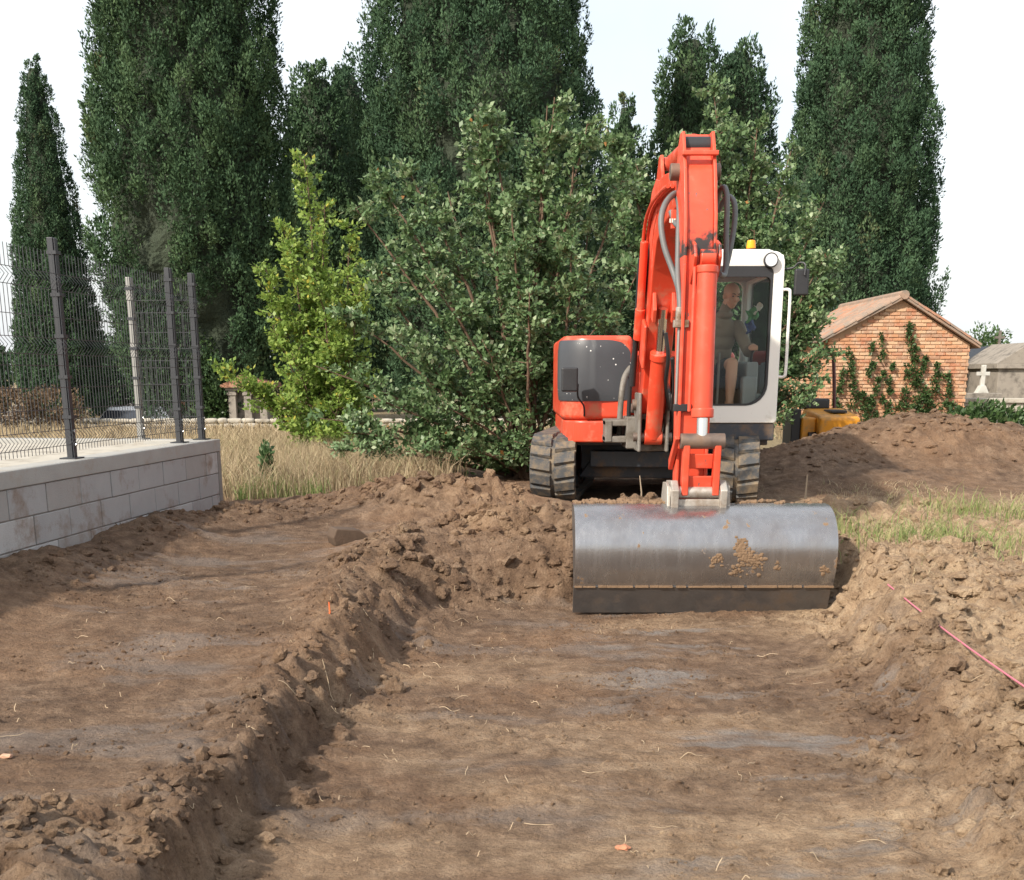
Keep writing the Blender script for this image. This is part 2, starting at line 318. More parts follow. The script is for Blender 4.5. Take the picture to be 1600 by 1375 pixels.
m_seat = mat('dark_seat_fabric', (0.03, 0.034, 0.04), 0.85, 0, 0.2, 10)
m_cabin = mat('cab_lining', (0.30, 0.31, 0.31), 0.7, 0, 0.15, 5)
m_wood = mat('raw_timber', (0.085, 0.055, 0.036), 0.85, 0, 0.3, 12, bmp=0.4)
m_orange = mat('fluorescent_orange', (0.85, 0.16, 0.04), 0.6, 0, 0.1, 10)
m_hivis = mat('cloth_green', (0.08, 0.26, 0.09), 0.8, 0, 0.2, 30)
m_paper = mat('paper_white', (0.75, 0.74, 0.66), 0.8, 0, 0.1, 30)
m_blue = mat('cloth_blue', (0.06, 0.09, 0.22), 0.8, 0, 0.2, 30)
def glass_mat(name, tint, refl=0.06):
    m, t, b, o = nodes(name); t.nodes.remove(b)
    tr = N(t, 'ShaderNodeBsdfTransparent'); tr.inputs[0].default_value = (*tint, 1)
    gl = N(t, 'ShaderNodeBsdfGlossy'); gl.inputs['Roughness'].default_value = 0.03
    lw = N(t, 'ShaderNodeFresnel'); lw.inputs[0].default_value = 1.28
    mx = N(t, 'ShaderNodeMixShader'); t.links.new(lw.outputs[0], mx.inputs[0]); t.links.new(tr.outputs[0], mx.inputs[1]); t.links.new(gl.outputs[0], mx.inputs[2])
    t.links.new(mx.outputs[0], o.inputs[0]); return m
m_glass = glass_mat('cab_glass', (0.93, 0.97, 0.96))
def charcoal():
    m, t, b, o = nodes('charcoal_hood_plastic')
    v = N(t, 'ShaderNodeTexVoronoi'); v.inputs['Scale'].default_value = 21; v.inputs['Randomness'].default_value = 1
    g = N(t, 'ShaderNodeNewGeometry'); t.links.new(g.outputs['Position'], v.inputs['Vector'])
    k = ramp(t, v.outputs['Distance'], [(0.125, (1, 1, 1)), (0.155, (0, 0, 0))])
    k2 = ramp(t, noise(t, 5, 2), [(0.52, (0, 0, 0)), (0.56, (1, 1, 1))])
    kk = mixc(t, 1.0, k, k2, 'MULTIPLY')
    c = mixc(t, noise(t, 3), (0.040, 0.044, 0.052), (0.062, 0.066, 0.074))
    t.links.new(mixc(t, kk, c, (0.72, 0.72, 0.70)), b.inputs['Base Color']); b.inputs['Roughness'].default_value = 0.42
    bump(t, b, noise(t, 220, 2), 0.05, 0.004); return m
m_char = charcoal()
def bucket_mat():
    m, t, b, o = nodes('polished_bucket_steel')
    sc = noise(t, 22, 4, 0.7, stretch=(1.0, 1.0, 0.06)); big = noise(t, 2.5, 4, 0.6)
    c = mixc(t, sc, (0.25, 0.247, 0.255), (0.42, 0.415, 0.42)); c = mixc(t, ramp(t, big, [(0.5, (0, 0, 0)), (0.75, (0.6, 0.6, 0.6))]), c, (0.25, 0.21, 0.185))
    mud = ramp(t, noise(t, 7.5, 6, 0.62, stretch=(1.0, 1.0, 0.55)), [(0.640, (0, 0, 0)), (0.665, (1, 1, 1))])
    c = mixc(t, mud, c, MUD); t.links.new(c, b.inputs['Base Color'])
    mt = N(t, 'ShaderNodeMapRange'); t.links.new(mud, mt.inputs[0]); mt.inputs[3].default_value = 0.85; mt.inputs[4].default_value = 0.0; t.links.new(mt.outputs[0], b.inputs['Metallic'])
    rr = N(t, 'ShaderNodeMapRange'); t.links.new(sc, rr.inputs[0]); rr.inputs[3].default_value = 0.17; rr.inputs[4].default_value = 0.36
    r2 = N(t, 'ShaderNodeMath', operation='MAXIMUM'); t.links.new(rr.outputs[0], r2.inputs[0]); t.links.new(mud, r2.inputs[1]); t.links.new(r2.outputs[0], b.inputs['Roughness'])
    ad = N(t, 'ShaderNodeMath', operation='ADD'); t.links.new(mud, ad.inputs[0]); t.links.new(noise(t, 60, 4), ad.inputs[1])
    bump(t, b, ad.outputs[0], 0.12, 0.006); return m
m_bucket = bucket_mat()

# ------------------------------------------------------------------ ground
def ground_h(x, y, detail=True):
    """height of the ground; also returns masks (dry: drier soil plus painted sun and shade, smear, turf, rough)"""
    wob = (fbm(x*0+y*2.1, y*0+3.3, 3, 11)-0.5)*0.22 + (fbm(y*7, y*0+1.3, 2, 13)-0.5)*0.09
    lb = np.interp(y, [1, 3.5, 4.0, 4.4, 5.3, 5.9, 7.5, 9], [-1.02, -0.97, -0.94, -0.89, -0.79, -0.66, -0.48, -0.3]) + wob
    lt = np.minimum(np.interp(y, [1, 3.2, 4.0, 5.2, 6.3, 8.0, 9], [-1.14, -1.09, -1.04, -1.0, -1.0, -1.08, -1.1]) + wob, lb-0.11)
    rb = np.interp(y, [1, 3.5, 5.1, 7.1, 9], [1.10, 1.47, 1.76, 2.05, 2.3]) + wob*1.2
    rt = np.interp(y, [1, 3.5, 4.6, 6.9, 9], [1.45, 1.80, 2.02, 2.40, 2.6]) + wob
    left = np.interp(y, [0, 5, 8, 11, 13], [0.21, 0.23, 0.28, 0.33, 0.35]); right = np.interp(y, [0, 4, 5.5, 7, 9, 12], [0.10, 0.12, 0.18, 0.30, 0.35, 0.36])
    sL = sst(0, 1, (lb-x)/np.maximum(lb-lt, 0.08)); sR = sst(0, 1, (x-rb)/np.maximum(rt-rb, 0.1))
    sE = sst(8.0, 8.45, y + (fbm(x*3, y*3, 2, 5)-0.5)*0.25 - 0.1*np.sin(x*3))
    und = np.where(x < 0.6, left, right)
    inside = (1-sL)*(1-sR)*(1-sE)
    h = und*(1-inside)
    g = lambda cx, cy, rx, ry, a, rot=0: a*np.exp(-(((x-cx)*math.cos(rot)+(y-cy)*math.sin(rot))/rx)**2-((-(x-cx)*math.sin(rot)+(y-cy)*math.cos(rot))/ry)**2)
    heap = g(-0.10, 9.0, 0.62, 0.55, 0.20) + g(-0.62, 10.7, 0.75, 0.45, 0.27) + g(-1.2, 11.4, 0.7, 0.4, 0.17) + g(-0.85, 8.3, 0.35, 0.9, 0.13) \
        + g(-0.95, 6.5, 0.22, 0.9, 0.07) + g(0.55, 8.75, 0.5, 0.35, 0.16) + g(1.02, 9.4, 0.45, 0.4, 0.26) + g(-2.25, 10.5, 0.45, 0.4, 0.12) \
        + g(-1.9, 11.7, 0.7, 0.3, 0.06) + g(0.35, 11.0, 0.5, 0.6, 0.10) + g(-1.55, 3.2, 0.42, 0.55, 0.06) + g(-2.1, 3.0, 0.4, 0.4, 0.06)
    wallx = -2.81 + 0.112*(y-11.41)
    foot = np.exp(-((x-wallx-0.12)/0.42)**2) * sst(11.9, 10.9, y) * (0.09+0.10*fbm(y*1.2, y*0, 3, 21))*sst(11.2, 9.6, y) * sst(2, 5, y)
    rheap = g(2.75, 7.7, 0.42, 0.6, 0.10) + g(2.15, 5.2, 0.35, 1.3, 0.06, 0.15) + g(2.35, 4.1, 0.35, 0.5, 0.08) + g(2.75, 9.9, 0.55, 0.4, 0.16) + g(3.6, 10.6, 0.9, 0.4, 0.12)
    mound = g(4.75, 15.0, 1.55, 1.1, 0.60) + g(6.4, 14.4, 1.6, 0.95, 0.40) + g(3.2, 14.0, 0.7, 0.8, 0.24) + g(3.6, 13.0, 1.3, 0.8, 0.20)
    h = h + heap + foot + rheap + mound - 1.15*sst(-8.3, -8.9, x)*sst(-13.2, -12.8, x)*sst(31.2, 32.5, y)*sst(44, 42, y)
    far = sst(16.5, 22, y)
    bank = np.clip(4*sL*(1-sL) + 4*sR*(1-sR), 0, 1)*(1-sE*0.6) + (4*sE*(1-sE))*(1-sL)*(1-sR)
    hm = np.clip((heap+rheap*1.3)*5 + mound*1.1 + foot*3.0, 0, 1)
    crest = np.exp(-((x-lt)/0.22)**2)*sst(9, 8, y)*0.8; toe = np.maximum(np.exp(-((x-lb-0.05)/0.13)**2), np.exp(-((x-rb+0.05)/0.16)**2))*sst(8.3, 7.6, y)*0.55
    near_r = np.maximum(np.maximum(sst(1.6, 1.95, x-0.146*(y-5))*sst(11.5, 9.5, y)*(0.6+0.4*sst(3.2, 2.4, x-0.146*(y-5))), crest), toe)
    bl = sst(3.75, 3.2, y)*sst(-0.95, -1.2, x)*0.9
    rough = np.clip(np.maximum.reduce([bank*1.0, hm*0.95, near_r, bl]) + 0.04, 0, 1)
    machine = sst(0.0, 0.3, x)*sst(2.7, 2.4, x)*sst(9.4, 10.2, y)*sst(14.6, 14.2, y)
    rough = rough*(1-0.85*machine)
    if detail:
        # fine floor relief, drag marks across the floor, then clods where the soil is loose
        h = h + (fbm(x*1.3, y*1.3, 4, 1)-0.5)*0.07*(1-far) + (fbm(x*6, y*11, 3, 2)-0.5)*0.022*(1-rough) + (fbm(x*28, y*28, 3, 3)-0.5)*0.014*(1-rough*0.3)
        patch = sst(0.46, 0.60, fbm(x*1.6+4, y*2.4, 3, 31))
        crumb = np.maximum(rough, patch*0.42*(1-machine))
        wx, wy = x + (fbm(x*9, y*9, 2, 41)-0.5)*0.08, y + (fbm(x*9+7, y*9, 2, 43)-0.5)*0.08
        big = lumps(wx, wy, 0.30, 51)*sst(0.35, 0.6, fbm(x*1.1, y*1.1, 2, 57))
        h = h + rough*(0.070*big + 0.050*lumps(wx, wy, 0.16, 61) + 0.085*(fbm(x*4.2, y*4.2, 4, 63)-0.5) + 0.04*(np.abs(fbm(x*9, y*9, 3, 65)-0.5)*4-0.5)) \
            + crumb*(0.038*lumps(wx, wy, 0.085, 71)*(0.4+1.2*vnoise(x*5, y*5, 73)) + 0.018*lumps(x, y, 0.042, 81) + 0.030*(fbm(x*14, y*14, 3, 83)-0.5))
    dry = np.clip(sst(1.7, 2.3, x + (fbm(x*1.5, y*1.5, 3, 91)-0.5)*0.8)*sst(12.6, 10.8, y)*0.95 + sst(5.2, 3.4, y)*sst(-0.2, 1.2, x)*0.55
                  + 0.42*inside*sst(0.45, 0.65, fbm(x*0.9, y*1.6, 3, 95)) + 0.25*hm*sst(12, 10, y) + 0.22*bl, 0, 1)  # paints sunlit tan on the right, shade dark on the left; patches drier soil
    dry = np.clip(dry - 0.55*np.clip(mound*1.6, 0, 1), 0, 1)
    smear = np.clip(inside*1.2, 0, 1)*np.clip(0.35+0.9*sst(0.2, 1.1, x), 0, 1) + 0.45*(1-inside)*sst(-0.9, -1.3, x)*sst(-3.0, -2.6, x)*sst(11, 9, y)
    turf = np.clip(far + sst(12.2, 13.2, y)*sst(-0.9, -1.6, x) + sst(7.5, 9, y-0.9*(x-3))*sst(2.6, 3.0, x)*0.0, 0, 1)
    turf = np.maximum(turf, sst(16, 18, y)); turf = np.maximum(turf, sst(5.6, 7.5, x)*0.7*sst(10, 12, y)*(1-np.clip(mound*2, 0, 1)))
    return h, np.clip(dry, 0, 1), np.clip(smear, 0, 1), turf, rough
def hz(x, y): return float(ground_h(np.array([float(x)]), np.array([float(y)]))[0][0])
xs = np.concatenate([-4.7-np.geomspace(0.05, 330, 72)[::-1], np.arange(-4.7, 5.6, 0.0205), 5.6+np.geomspace(0.05, 330, 46)])
ys = [2.3]
while ys[-1] < 17.0: ys.append(ys[-1]+max(0.0125, 0.0036*ys[-1]))
ys = np.concatenate([2.3-np.geomspace(0.04, 120, 26)[::-1], np.array(ys), ys[-1]+np.geomspace(0.1, 600, 40)])
gx, gy = np.meshgrid(xs, ys); nx, ny = len(xs), len(ys)
gh, gd, gs_, gt, gr_ = ground_h(gx.ravel(), gy.ravel())
idx = np.arange(nx*ny).reshape(ny, nx)
gf = np.stack([idx[:-1, :-1], idx[:-1, 1:], idx[1:, 1:], idx[1:, :-1]], -1).reshape(-1, 4)
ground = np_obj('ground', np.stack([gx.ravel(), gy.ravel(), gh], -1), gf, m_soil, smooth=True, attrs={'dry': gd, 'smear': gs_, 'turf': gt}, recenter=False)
tag(ground, 'bare brown earth with a shallow freshly dug trench and loose heaps', 'ground', kind='structure')

# loose clods lying on banks and heaps
def ico():
    bm = bmesh.new(); bmesh.ops.create_icosphere(bm, subdivisions=2, radius=1)
    v = np.array([q.co[:] for q in bm.verts]); f = np.array([[q.index for q in p.verts] for p in bm.faces]); bm.free(); return v, f
ICO_V, ICO_F = ico()
def icos(n):
    bm = bmesh.new(); bmesh.ops.create_icosphere(bm, subdivisions=n, radius=1)
    v = np.array([q.co[:] for q in bm.verts]); f = np.array([[q.index for q in p.verts] for p in bm.faces]); bm.free(); return v, f
ICOS = {k: icos(k) for k in (1, 2, 3)}
def clods(n, xr, yr, rmin, rmax, thr, seed, squash=0.8, lod=2, patchy=0.0):
    rg = np.random.default_rng(seed); IV, IF = ICOS[lod]
    x = rg.uniform(*xr, n*8); y = rg.uniform(*yr, n*8)
    h, d, s_, t_, r = ground_h(x, y); k = (r > thr + rg.uniform(0, 0.45, len(x))) & (x > -2.62+0.112*(y-11.41))
    if patchy: k &= fbm(x*1.6+4, y*2.4, 3, 31) > patchy + rg.uniform(-.08, .08, len(x))
    x, y, h, d = x[k][:n], y[k][:n], h[k][:n], d[k][:n]; m = len(x)
    rad = rmin*(rmax/rmin)**(rg.random(m)**2.1)
    nr = unit(rg.standard_normal((m, 11, 3))); dk = rg.uniform(0.5, 1.0, (m, 1, 11)); dots = np.einsum('vc,mkc->mvk', IV, nr)
    rr = np.minimum(1.15, np.min(np.where(dots > 0.05, dk/np.maximum(dots, 0.05), 9), -1))*(1+0.09*rg.standard_normal((m, len(IV))))
    D = IV[None]*rr[..., None]*rg.uniform(0.75, 1.3, (m, 1, 3))*np.array([1, 1, squash])*rad[:, None, None]; a = rg.uniform(0, 6.28, m)
    X = D[..., 0]*np.cos(a)[:, None]-D[..., 1]*np.sin(a)[:, None]; Y = D[..., 0]*np.sin(a)[:, None]+D[..., 1]*np.cos(a)[:, None]
    V = np.stack([X+x[:, None], Y+y[:, None], D[..., 2]+(h+0.05*rad)[:, None]], -1).reshape(-1, 3)
    F = (IF[None]+(np.arange(m)*len(IV))[:, None, None]).reshape(-1, 3)
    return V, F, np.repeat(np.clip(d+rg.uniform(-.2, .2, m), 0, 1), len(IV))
cs = [clods(1500, (-3, 3.6), (3.0, 9.4), 0.010, 0.040, 0.30, 1), clods(300, (-2.6, -0.9), (3.0, 3.9), 0.010, 0.036, 0.25, 2), clods(650, (1.4, 4.6), (3.2, 11), 0.012, 0.055, 0.25, 3),
      clods(500, (-2.8, 1.2), (8, 12), 0.015, 0.06, 0.3, 4), clods(420, (2.4, 7), (11, 15.5), 0.02, 0.06, 0.25, 5, 0.6), clods(9500, (-3.0, 2.4), (2.9, 8.6), 0.004, 0.015, -0.3, 6, lod=1, patchy=0.50),
      clods(170, (-2.8, 4), (3.0, 11), 0.035, 0.08, 0.40, 7, lod=3), clods(150, (1.5, 3.2), (3.2, 8.5), 0.03, 0.085, 0.35, 9, lod=3), clods(120, (-1.6, 0.5), (7.5, 11.8), 0.035, 0.085, 0.4, 10, lod=3), clods(900, (1.4, 3.4), (3.2, 8.5), 0.008, 0.035, 0.25, 11), clods(400, (-3.1, -1.6), (7.0, 11.4), 0.01, 0.05, 0.15, 12), clods(3000, (-2.9, 3.4), (3.0, 9.5), 0.006, 0.020, 0.25, 8, lod=1)]
off = 0; VV, FF, DD = [], [], []
for v, f, d in cs: VV.append(v); FF.append(f+off); DD.append(d); off += len(v)
VV, FF, DD = np.concatenate(VV), np.concatenate(FF), np.concatenate(DD)
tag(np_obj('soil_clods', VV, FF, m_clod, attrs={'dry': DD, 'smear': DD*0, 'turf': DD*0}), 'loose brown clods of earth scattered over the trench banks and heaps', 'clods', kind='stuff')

# ------------------------------------------------------------------ block retaining wall with fence
TH = math.atan2(0.112, 1.0); wd = Vector((math.sin(TH), math.cos(TH), 0)); wn = Vector((math.cos(TH), -math.sin(TH), 0))   # along, outward
WC = Vector((-2.81, 11.41, 0))                       # front corner
def wl(s, o, z): q = WC - wd*s - wn*o; return Vector((q.x, q.y, z))       # s metres back from the corner, o metres inwards
Mw = Matrix(((wd.x, wn.x, 0, WC.x), (wd.y, wn.y, 0, WC.y), (0, 0, 1, 0), (0, 0, 0, 1)))     # local: x along, y outward
wall = empty('block_wall', (WC.x, WC.y, 0.1), 'low grey concrete block retaining wall with smooth cap beside the dug earth', 'wall')
core = MB().box((-6.5, -0.19, 0.05), (-0.012, -0.012, 0.885)).box((-0.20, -6.0, 0.05), (-0.012, -0.19, 0.885)); core.xf(Mw); core.build('mortar_core', m_mort, wall)
cap = MB().box((-6.5, -0.21, 0.885), (0.006, 0.006, 1.0)).box((-0.21, -6.0, 0.885), (0.006, -0.21, 1.0)); cap.xf(Mw); cap.build('concrete_cap', m_conc, wall, bevel=0.008)
pier = MB().box((-0.075, -0.10, 0.05), (0.004, 0.003, 0.884)); pier.xf(Mw); pier.build('corner_render', m_mort, wall, bevel=0.006)
bmesh_cache = {}
def block_mesh(L, k):
    key = (round(L, 2), k)
    if key not in bmesh_cache:
        me = MB().box((-L/2, -0.03, 0), (L/2, 0, 0.192)).mesh('block', m_blocks[k]); bm = bmesh.new(); bm.from_mesh(me)
        bmesh.ops.bevel(bm, geom=list(bm.edges), offset=0.004, segments=1, affect='EDGES'); bm.to_mesh(me); bm.free(); bmesh_cache[key] = me
    return bmesh_cache[key]
for r in range(5):
    z = 0.885 - 0.2*(r+1) + 0.003; s = 0.085; offs = [0.30, 0.5, 0.2, 0.42, 0.3][r]
    L = offs
    while s < 6.3:
        o = inst('block', block_mesh(L-0.010, random.choice([0, 0, 1, 2, 0])), Mw @ Matrix.Translation((-(s+L/2), random.uniform(-0.003, 0.002), z)), wall); s += L; L = 0.5
yard = MB().box((-9, -9.0, 0.0), (-0.20, -0.20, 0.955)); yard.xf(Mw)
tag(yard.build('yard', m_pale), 'pale gravel yard level with the wall top', 'ground', kind='structure')
def fence_post(parent, q, h, m, tall=0.0):
    mb = MB(); rot = Matrix(((wd.x, wn.x, 0), (wd.y, wn.y, 0), (0, 0, 1)))
    def lb(a, b): mb2 = MB().box(a, b); mb2.v = [rot @ p + Vector(q) for p in mb2.v]; mb.v, n = mb.v + mb2.v, len(mb.v); mb.f.extend([[i+n for i in f] for f in mb2.f])
    lb((-0.03, -0.022, 0), (0.03, 0.022, h)); lb((-0.022, 0.024, 0.01), (0.022, 0.034, h-0.004))
    p = mb.build('fence_post', m, parent, bevel=0.003)
    mb3 = MB().box((-0.075, -0.06, 0.0), (0.075, 0.06, 0.010)); mb3.v = [rot @ v + Vector(q) for v in mb3.v]; mb3.build('base_plate', m, p)
    for z in (0.10, 0.20):
        a = Vector(q) + rot @ Vector((0, 0.034, z)); MB().cyl(a, a+wn*0.012, 0.011, n=8).build('bolt', m_bolt, p)
    for k in range(5):
        a = Vector(q) + Vector((0, 0, 0.3+k*(h-0.4)/4)); c = MB().box((-0.037, -0.028, -0.012), (0.037, 0.042, 0.012)); c.v = [rot @ v + a for v in c.v]; c.build('clamp', m_post, p)
    return p
def panel(parent, p0, p1, z0, z1, outward):
    """welded mesh panel with V folds at three heights"""
    p0, p1 = Vector(p0), Vector(p1); L = (p1-p0).length; d = (p1-p0)/L; out = Vector(outward); mb = MB()
    H = z1-z0; prof = []
    for zz in np.linspace(0, H, 60):
        b = sum(max(0, 1-abs(zz-c)/0.055) for c in (0.10, H*0.545, H-0.17)); prof.append((zz, 0.045*b))
    zs = [0.0]
    for c in (0.10, H*0.545, H-0.17): zs += [c-0.055, c, c+0.055]
    zs.append(H+0.03); off = lambda zz: 0.045*sum(max(0, 1-abs(zz-c)/0.055) for c in (0.10, H*0.545, H-0.17))
    n = int(L/0.05)
    for i in range(n+1):
        b = p0 + d*(L*(i+0.5)/(n+1)); mb.tube([b+out*(off(z))+Vector((0, 0, z0+z)) for z in sorted(zs)], 0.0027, n=4)
    for z in [0.045, 0.155] + list(np.arange(0.30, H*0.545-0.08, 0.15)) + [H*0.545-0.055, H*0.545+0.055] + list(np.arange(H*0.545+0.20, H-0.26, 0.15)) + [H-0.225, H-0.115]:
        for dz in (0,): mb.tube([p0+out*(off(z)+0.004)+Vector((0, 0, z0+z)), p1+out*(off(z)+0.004)+Vector((0, 0, z0+z))], 0.003, n=4)
    return tag(mb.build('wire_panel', m_wire, parent), kind='stuff')
O = 0.13
fs_ = [0.12, 0.66, 2.72, 5.2]
fence = empty('mesh_fence', wl(0.12, O, 1.0), 'dark grey welded mesh fence with folded wires on the block wall', 'fence')
for s in fs_: fence_post(fence, wl(s, O, 1.0), 1.50 if s != 2.72 else 1.53, m_post)
for a, b in zip(fs_[:-1], fs_[1:]): panel(fence, wl(a, O-0.03, 0), wl(b, O-0.03, 0), 1.06, 2.40, wn)
fence2 = empty('mesh_fence', wl(0.1, 0.75, 1.0), 'short return of mesh fence ending in a pale galvanised post', 'fence')
fence_post(fence2, wl(0.10, 0.74, 1.0), 1.47, m_galv)
panel(fence2, wl(0.10, 0.17, 0), wl(0.10, 0.71, 0), 1.06, 2.38, wd)

# ------------------------------------------------------------------ foliage
def quads_from(P, D, Wd, ln, wd_):
    """leaf rhombs: P base points, D unit directions, Wd unit widths -> verts, quad faces"""
    a = P; b = P + D*(ln*0.45)[:, None] + Wd*(wd_*0.5)[:, None]; c = P + D*ln[:, None]; d = P + D*(ln*0.45)[:, None] - Wd*(wd_*0.5)[:, None]
    V = np.stack([a, b, c, d], 1).reshape(-1, 3); F = np.arange(len(P)*4).reshape(-1, 4); return V, F
def cypress(label, base, H, prof, seed, m=None, nleaf=230, csz=0.40, ll=0.11, gaps=(), lumpy=0.2, group=None, trunk_r=0.28):
    """tapering crown built of upright plumes of small scale-leaf sprays over an added solid dark core that blocks light"""
    rg = np.random.default_rng(seed); m = m or m_cyp
    tt = np.array([p[0] for p in prof]); rr = np.array([p[1] for p in prof]); C = []
    z = tt[0]*H; row = 0
    while z < tt[-1]*H:
        r = max(float(np.interp(z/H, tt, rr)), 0.04); k = max(3, int(2*np.pi*r/(csz*1.05)))
        th = (np.arange(k)+0.5*(row % 2)+rg.uniform(-.38, .38, k))*2*np.pi/k; zz = z+rg.uniform(-.45, .45, k)*csz
        keep = ((np.sin(th) < 0.4) | (rg.random(k) < 0.35)) & ((zz < 13.2) | (rg.random(k) < 0.6)) & (rg.random(k) < 0.94); th, zz = th[keep], zz[keep]
        lump = 1 + lumpy*2.2*(fbm(th*r/1.1+seed, zz/1.6, 2, seed)-0.5)
        rad = r*lump*rg.uniform(0.86, 1.04, len(th)); C.append(np.stack([rad*np.cos(th), rad*np.sin(th), zz], -1)); z += csz*1.0; row += 1
    C = np.concatenate(C)
    for (gx_, gz_, gr_x, gr_z) in gaps:                     # bare patches: offsets from the trunk
        C = C[~((((C[:, 0]-gx_)/gr_x)**2+((C[:, 2]-gz_)/gr_z)**2 < 1) & (C[:, 1] < 0.5))]
    n = len(C); out = unit(C*np.array([1, 1, 0])+1e-6)
    w_ = csz*rg.uniform(0.50, 0.95, n)*np.clip(0.5+np.interp(C[:, 2]/H, tt, rr), 0.5, 1); hgt = w_*rg.uniform(1.2, 2.1, n)
    dirs = unit(rg.standard_normal((n, nleaf, 3)) + 0.5*out[:, None] + np.array([0, 0, 0.2]))
    Pp = dirs*rg.uniform(0.70, 1.04, (n, nleaf, 1))*(1+0.28*np.sin(dirs[..., :1]*6+rg.uniform(0, 6, (n, 1, 1)))*np.cos(dirs[..., 2:3]*5+rg.uniform(0, 6, (n, 1, 1)))); up = Pp[..., 2:3]
    axis = unit(np.array([0, 0, 1.0]) + 0.4*out)
    Q = C[:, None] + np.concatenate([Pp[..., :2]*w_[:, None, None]*(1-0.4*np.clip(up, 0, 1)), up*0], -1) + axis[:, None]*up*hgt[:, None, None]
    D = unit(np.array([0, 0, 0.7]) + 0.55*dirs + 0.45*rg.standard_normal((n, nleaf, 3))); Wd = unit(np.cross(D, dirs+0.35*rg.standard_normal((n, nleaf, 3))))
    ln = ll*rg.uniform(0.6, 1.3, (n, nleaf)); V, F = quads_from(Q.reshape(-1, 3), D.reshape(-1, 3), Wd.reshape(-1, 3), ln.ravel(), (ln*0.45).ravel())
    var = np.clip(rg.normal(0.45, 0.15, (n, 1)) + rg.normal(0, 0.06, (n, nleaf)), 0.0, 0.93); brown = rg.random(n) < 0.02; var[brown] = np.clip(var[brown]+0.4, 0, 1)
    root = empty('cypress_tree', base, label, 'tree', group)
    np_obj('crown', V+np.array(base), F, m, root, attrs={'var': np.repeat(var.ravel(), 4)})
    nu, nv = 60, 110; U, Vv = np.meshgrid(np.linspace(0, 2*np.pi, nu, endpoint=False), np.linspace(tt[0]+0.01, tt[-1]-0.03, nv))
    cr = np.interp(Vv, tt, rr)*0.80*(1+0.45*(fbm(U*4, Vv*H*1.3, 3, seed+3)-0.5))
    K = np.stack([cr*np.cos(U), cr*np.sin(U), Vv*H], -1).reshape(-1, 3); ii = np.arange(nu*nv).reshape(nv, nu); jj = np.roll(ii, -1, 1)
    np_obj('light_block_core', K+np.array(base), np.stack([ii[:-1], jj[:-1], jj[1:], ii[1:]], -1).reshape(-1, 4), m_inner, root)  # opaque shell, added to stop light passing through the crown
    b = Vector(base); MB().tube([b+Vector((0, 0, -0.1)), b+Vector((0.05, 0, H*0.2)), b+Vector((0, 0, H*0.5)), b+Vector((0, 0, H*0.85))], [trunk_r*1.25, trunk_r, trunk_r*0.7, 0.04], n=12).build('trunk', m_bark, root, smooth=True)
    return root
m_inner = mat('cypress_shade_core', (0.032, 0.044, 0.026), 0.95, 0, 0.5, 9, bmp=0.8, bscale=14, bdist=0.08)  # dark colour so the gaps between plumes read as shade
G0 = 0.33
def at(px, Y): return (px-800)/1820*(Y*0.9667+0.32)
cyps = {}
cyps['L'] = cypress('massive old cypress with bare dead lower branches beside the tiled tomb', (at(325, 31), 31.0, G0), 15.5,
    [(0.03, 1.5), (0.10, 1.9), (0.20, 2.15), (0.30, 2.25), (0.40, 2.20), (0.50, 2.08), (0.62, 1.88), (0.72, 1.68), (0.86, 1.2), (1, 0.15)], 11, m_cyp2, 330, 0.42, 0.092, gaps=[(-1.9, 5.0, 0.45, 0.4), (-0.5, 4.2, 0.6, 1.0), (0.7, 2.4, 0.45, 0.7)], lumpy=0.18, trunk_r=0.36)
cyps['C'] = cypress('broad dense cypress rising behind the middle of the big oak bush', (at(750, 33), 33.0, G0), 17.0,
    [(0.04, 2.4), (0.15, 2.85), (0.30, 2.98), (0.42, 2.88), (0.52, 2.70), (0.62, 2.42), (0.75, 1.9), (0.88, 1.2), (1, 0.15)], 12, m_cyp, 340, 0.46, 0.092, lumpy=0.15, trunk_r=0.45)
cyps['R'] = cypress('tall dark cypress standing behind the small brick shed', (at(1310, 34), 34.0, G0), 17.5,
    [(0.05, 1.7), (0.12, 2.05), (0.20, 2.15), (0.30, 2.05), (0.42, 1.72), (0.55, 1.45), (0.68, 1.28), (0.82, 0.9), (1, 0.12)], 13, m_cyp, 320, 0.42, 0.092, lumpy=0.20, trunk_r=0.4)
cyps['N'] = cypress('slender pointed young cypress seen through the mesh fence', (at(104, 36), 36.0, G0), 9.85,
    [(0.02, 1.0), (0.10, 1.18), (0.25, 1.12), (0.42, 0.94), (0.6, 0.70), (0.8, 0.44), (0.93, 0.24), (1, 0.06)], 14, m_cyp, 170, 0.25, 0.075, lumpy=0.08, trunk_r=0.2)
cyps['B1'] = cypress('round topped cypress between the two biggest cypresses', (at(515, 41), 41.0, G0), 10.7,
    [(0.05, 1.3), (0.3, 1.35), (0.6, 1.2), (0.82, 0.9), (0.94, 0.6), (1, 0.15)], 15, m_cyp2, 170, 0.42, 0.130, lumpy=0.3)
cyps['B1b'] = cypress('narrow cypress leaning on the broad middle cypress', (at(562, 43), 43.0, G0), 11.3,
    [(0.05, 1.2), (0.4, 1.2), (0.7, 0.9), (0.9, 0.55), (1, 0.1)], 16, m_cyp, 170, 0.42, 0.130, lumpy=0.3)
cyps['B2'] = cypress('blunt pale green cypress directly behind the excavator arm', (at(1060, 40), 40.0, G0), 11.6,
    [(0.05, 1.6), (0.35, 1.5), (0.6, 1.2), (0.82, 0.8), (0.95, 0.45), (1, 0.1)], 17, m_cyp2, 170, 0.42, 0.130, lumpy=0.3)
